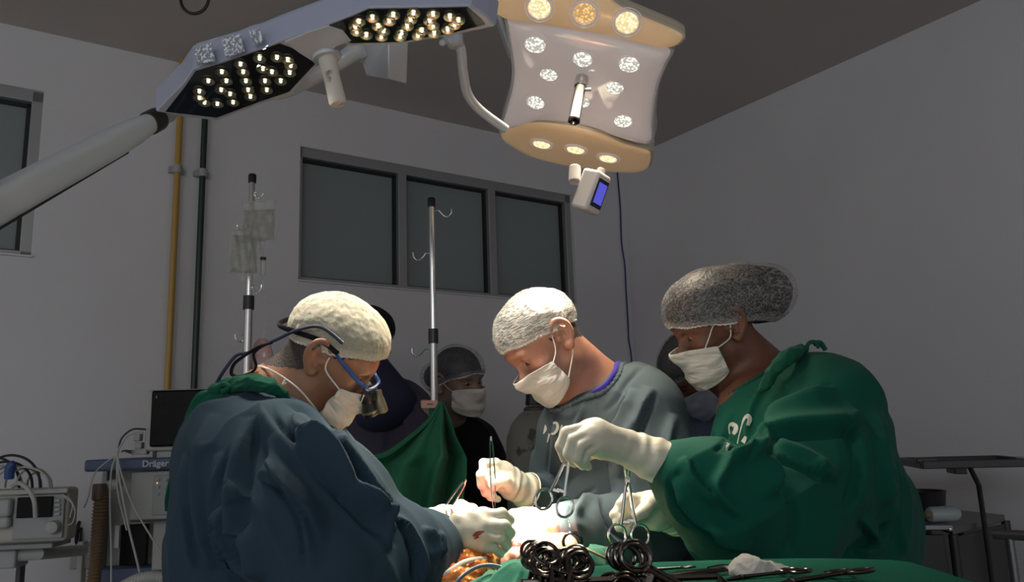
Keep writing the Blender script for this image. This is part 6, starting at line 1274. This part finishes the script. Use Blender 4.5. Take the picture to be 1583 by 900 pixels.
# dark steel tray and retractor blades lying between the stacks and the gauze
tr = thing('steel_tray', P(1040, 900, .88), 'low dark steel tray under the clamps on the green cloth', 'tray')
q = MB(); tcx = A(.10, .78, IZ+.012); q.box(tcx, (.10, .07, .0015))
q.build('tray_floor', M['dsteel'], tr, smooth=False)
q = MB(); q.tube([tcx+A(-.10, -.07, .008), tcx+A(.10, -.07, .008), tcx+A(.10, .07, .008), tcx+A(-.10, .07, .008)], .0035, 8, closed=True); q.build('tray_rim', M['dsteel'], tr)
rt = thing('retractor', P(1080, 890, .9), 'long dark steel retractor blade lying left of the white gauze', 'retractor')
q = MB(); c_ = [P(1128, 881, .93), P(1085, 884, .92), P(1045, 890, .91), P(1010, 897, .90), P(970, 910, .89)]; q.tube(c_, [.004, .009, .010, .009, .008], 10, sm=5, ex=.35, xd=A(0, 1, 0)); q.build('blade', M['dsteel'], rt)
q = MB(); q.tube([P(1136, 878, .94), P(1118, 876, .945), P(1095, 880, .94)], .003, 8, sm=4); q.build('hooked_end', M['dsteel'], rt)
sc_ = thing('needle_holder', P(900, 850, 1.0), 'long thin gold-toned instrument shank slanting behind the clamp stacks', 'needle holder')
MB().tube([P(893, 843, 1.02), P(915, 853, 1.0), P(938, 864, .97)], .0018, 8).build('shank', mat('gold_steel', (.5, .38, .2), .25, 1), sc_)
MB().ring(P(885, 838, 1.03), cF, .012, .002, 28, 8).build('finger_ring', M['dsteel'], sc_)
# roll of cloth under the left stack
# white gauze pad
gz = SD(); gz.ecap(P(1156, 892, .93), P(1226, 902, .92), (.024, .030), (.013, .028), UP, .01)
sdmesh('gauze_pad', gz, .0024, mat('white_gauze', (.50, .49, .46), .9, sss=.1, bump=[(220, .002, .6)]), None, lambda V, Q: wrinkle(wrinkle(V, Q, A(1, 0, .3), .005, 34, 2, .5), Q, A(0, 1, .3), .003, 60, 5, .5), 1, label='crumpled white gauze pad on the green instrument cloth', cat='gauze')
# ---- tissue forceps
def forceps(top, bot, label, spread, xd):
    t = thing('tissue_forceps', bot, label, 'forceps', 'tissue forceps in use'); d = bot-top; x = nz(np.asarray(xd)-nz(d)*np.dot(xd, nz(d)))
    for s in (-1, 1): MB().tube([top+x*s*.0008, top+d*.12+x*s*spread*.6, top+d*.5+x*s*spread, top+d*.8+x*s*spread*.8, bot+x*s*.0008], [.0022, .0030, .0030, .0020, .0010], 8, sm=5, ex=.5, xd=np.cross(d, x)).build('arm', M['chrome'], t)
    MB().tube([top-d*.03, top+d*.03], [.0022, .0030], 10).build('spring_end', M['chrome'], t)
forceps(P(759, 678, 1.59), P(764, 790, 1.575), 'steel forceps held upright by the middle surgeon', .0045, cR)
forceps(P(719, 744, 1.44), P(680, 803, 1.50), 'steel forceps leaning right above the left surgeon\'s bright glove', .0055, cR)
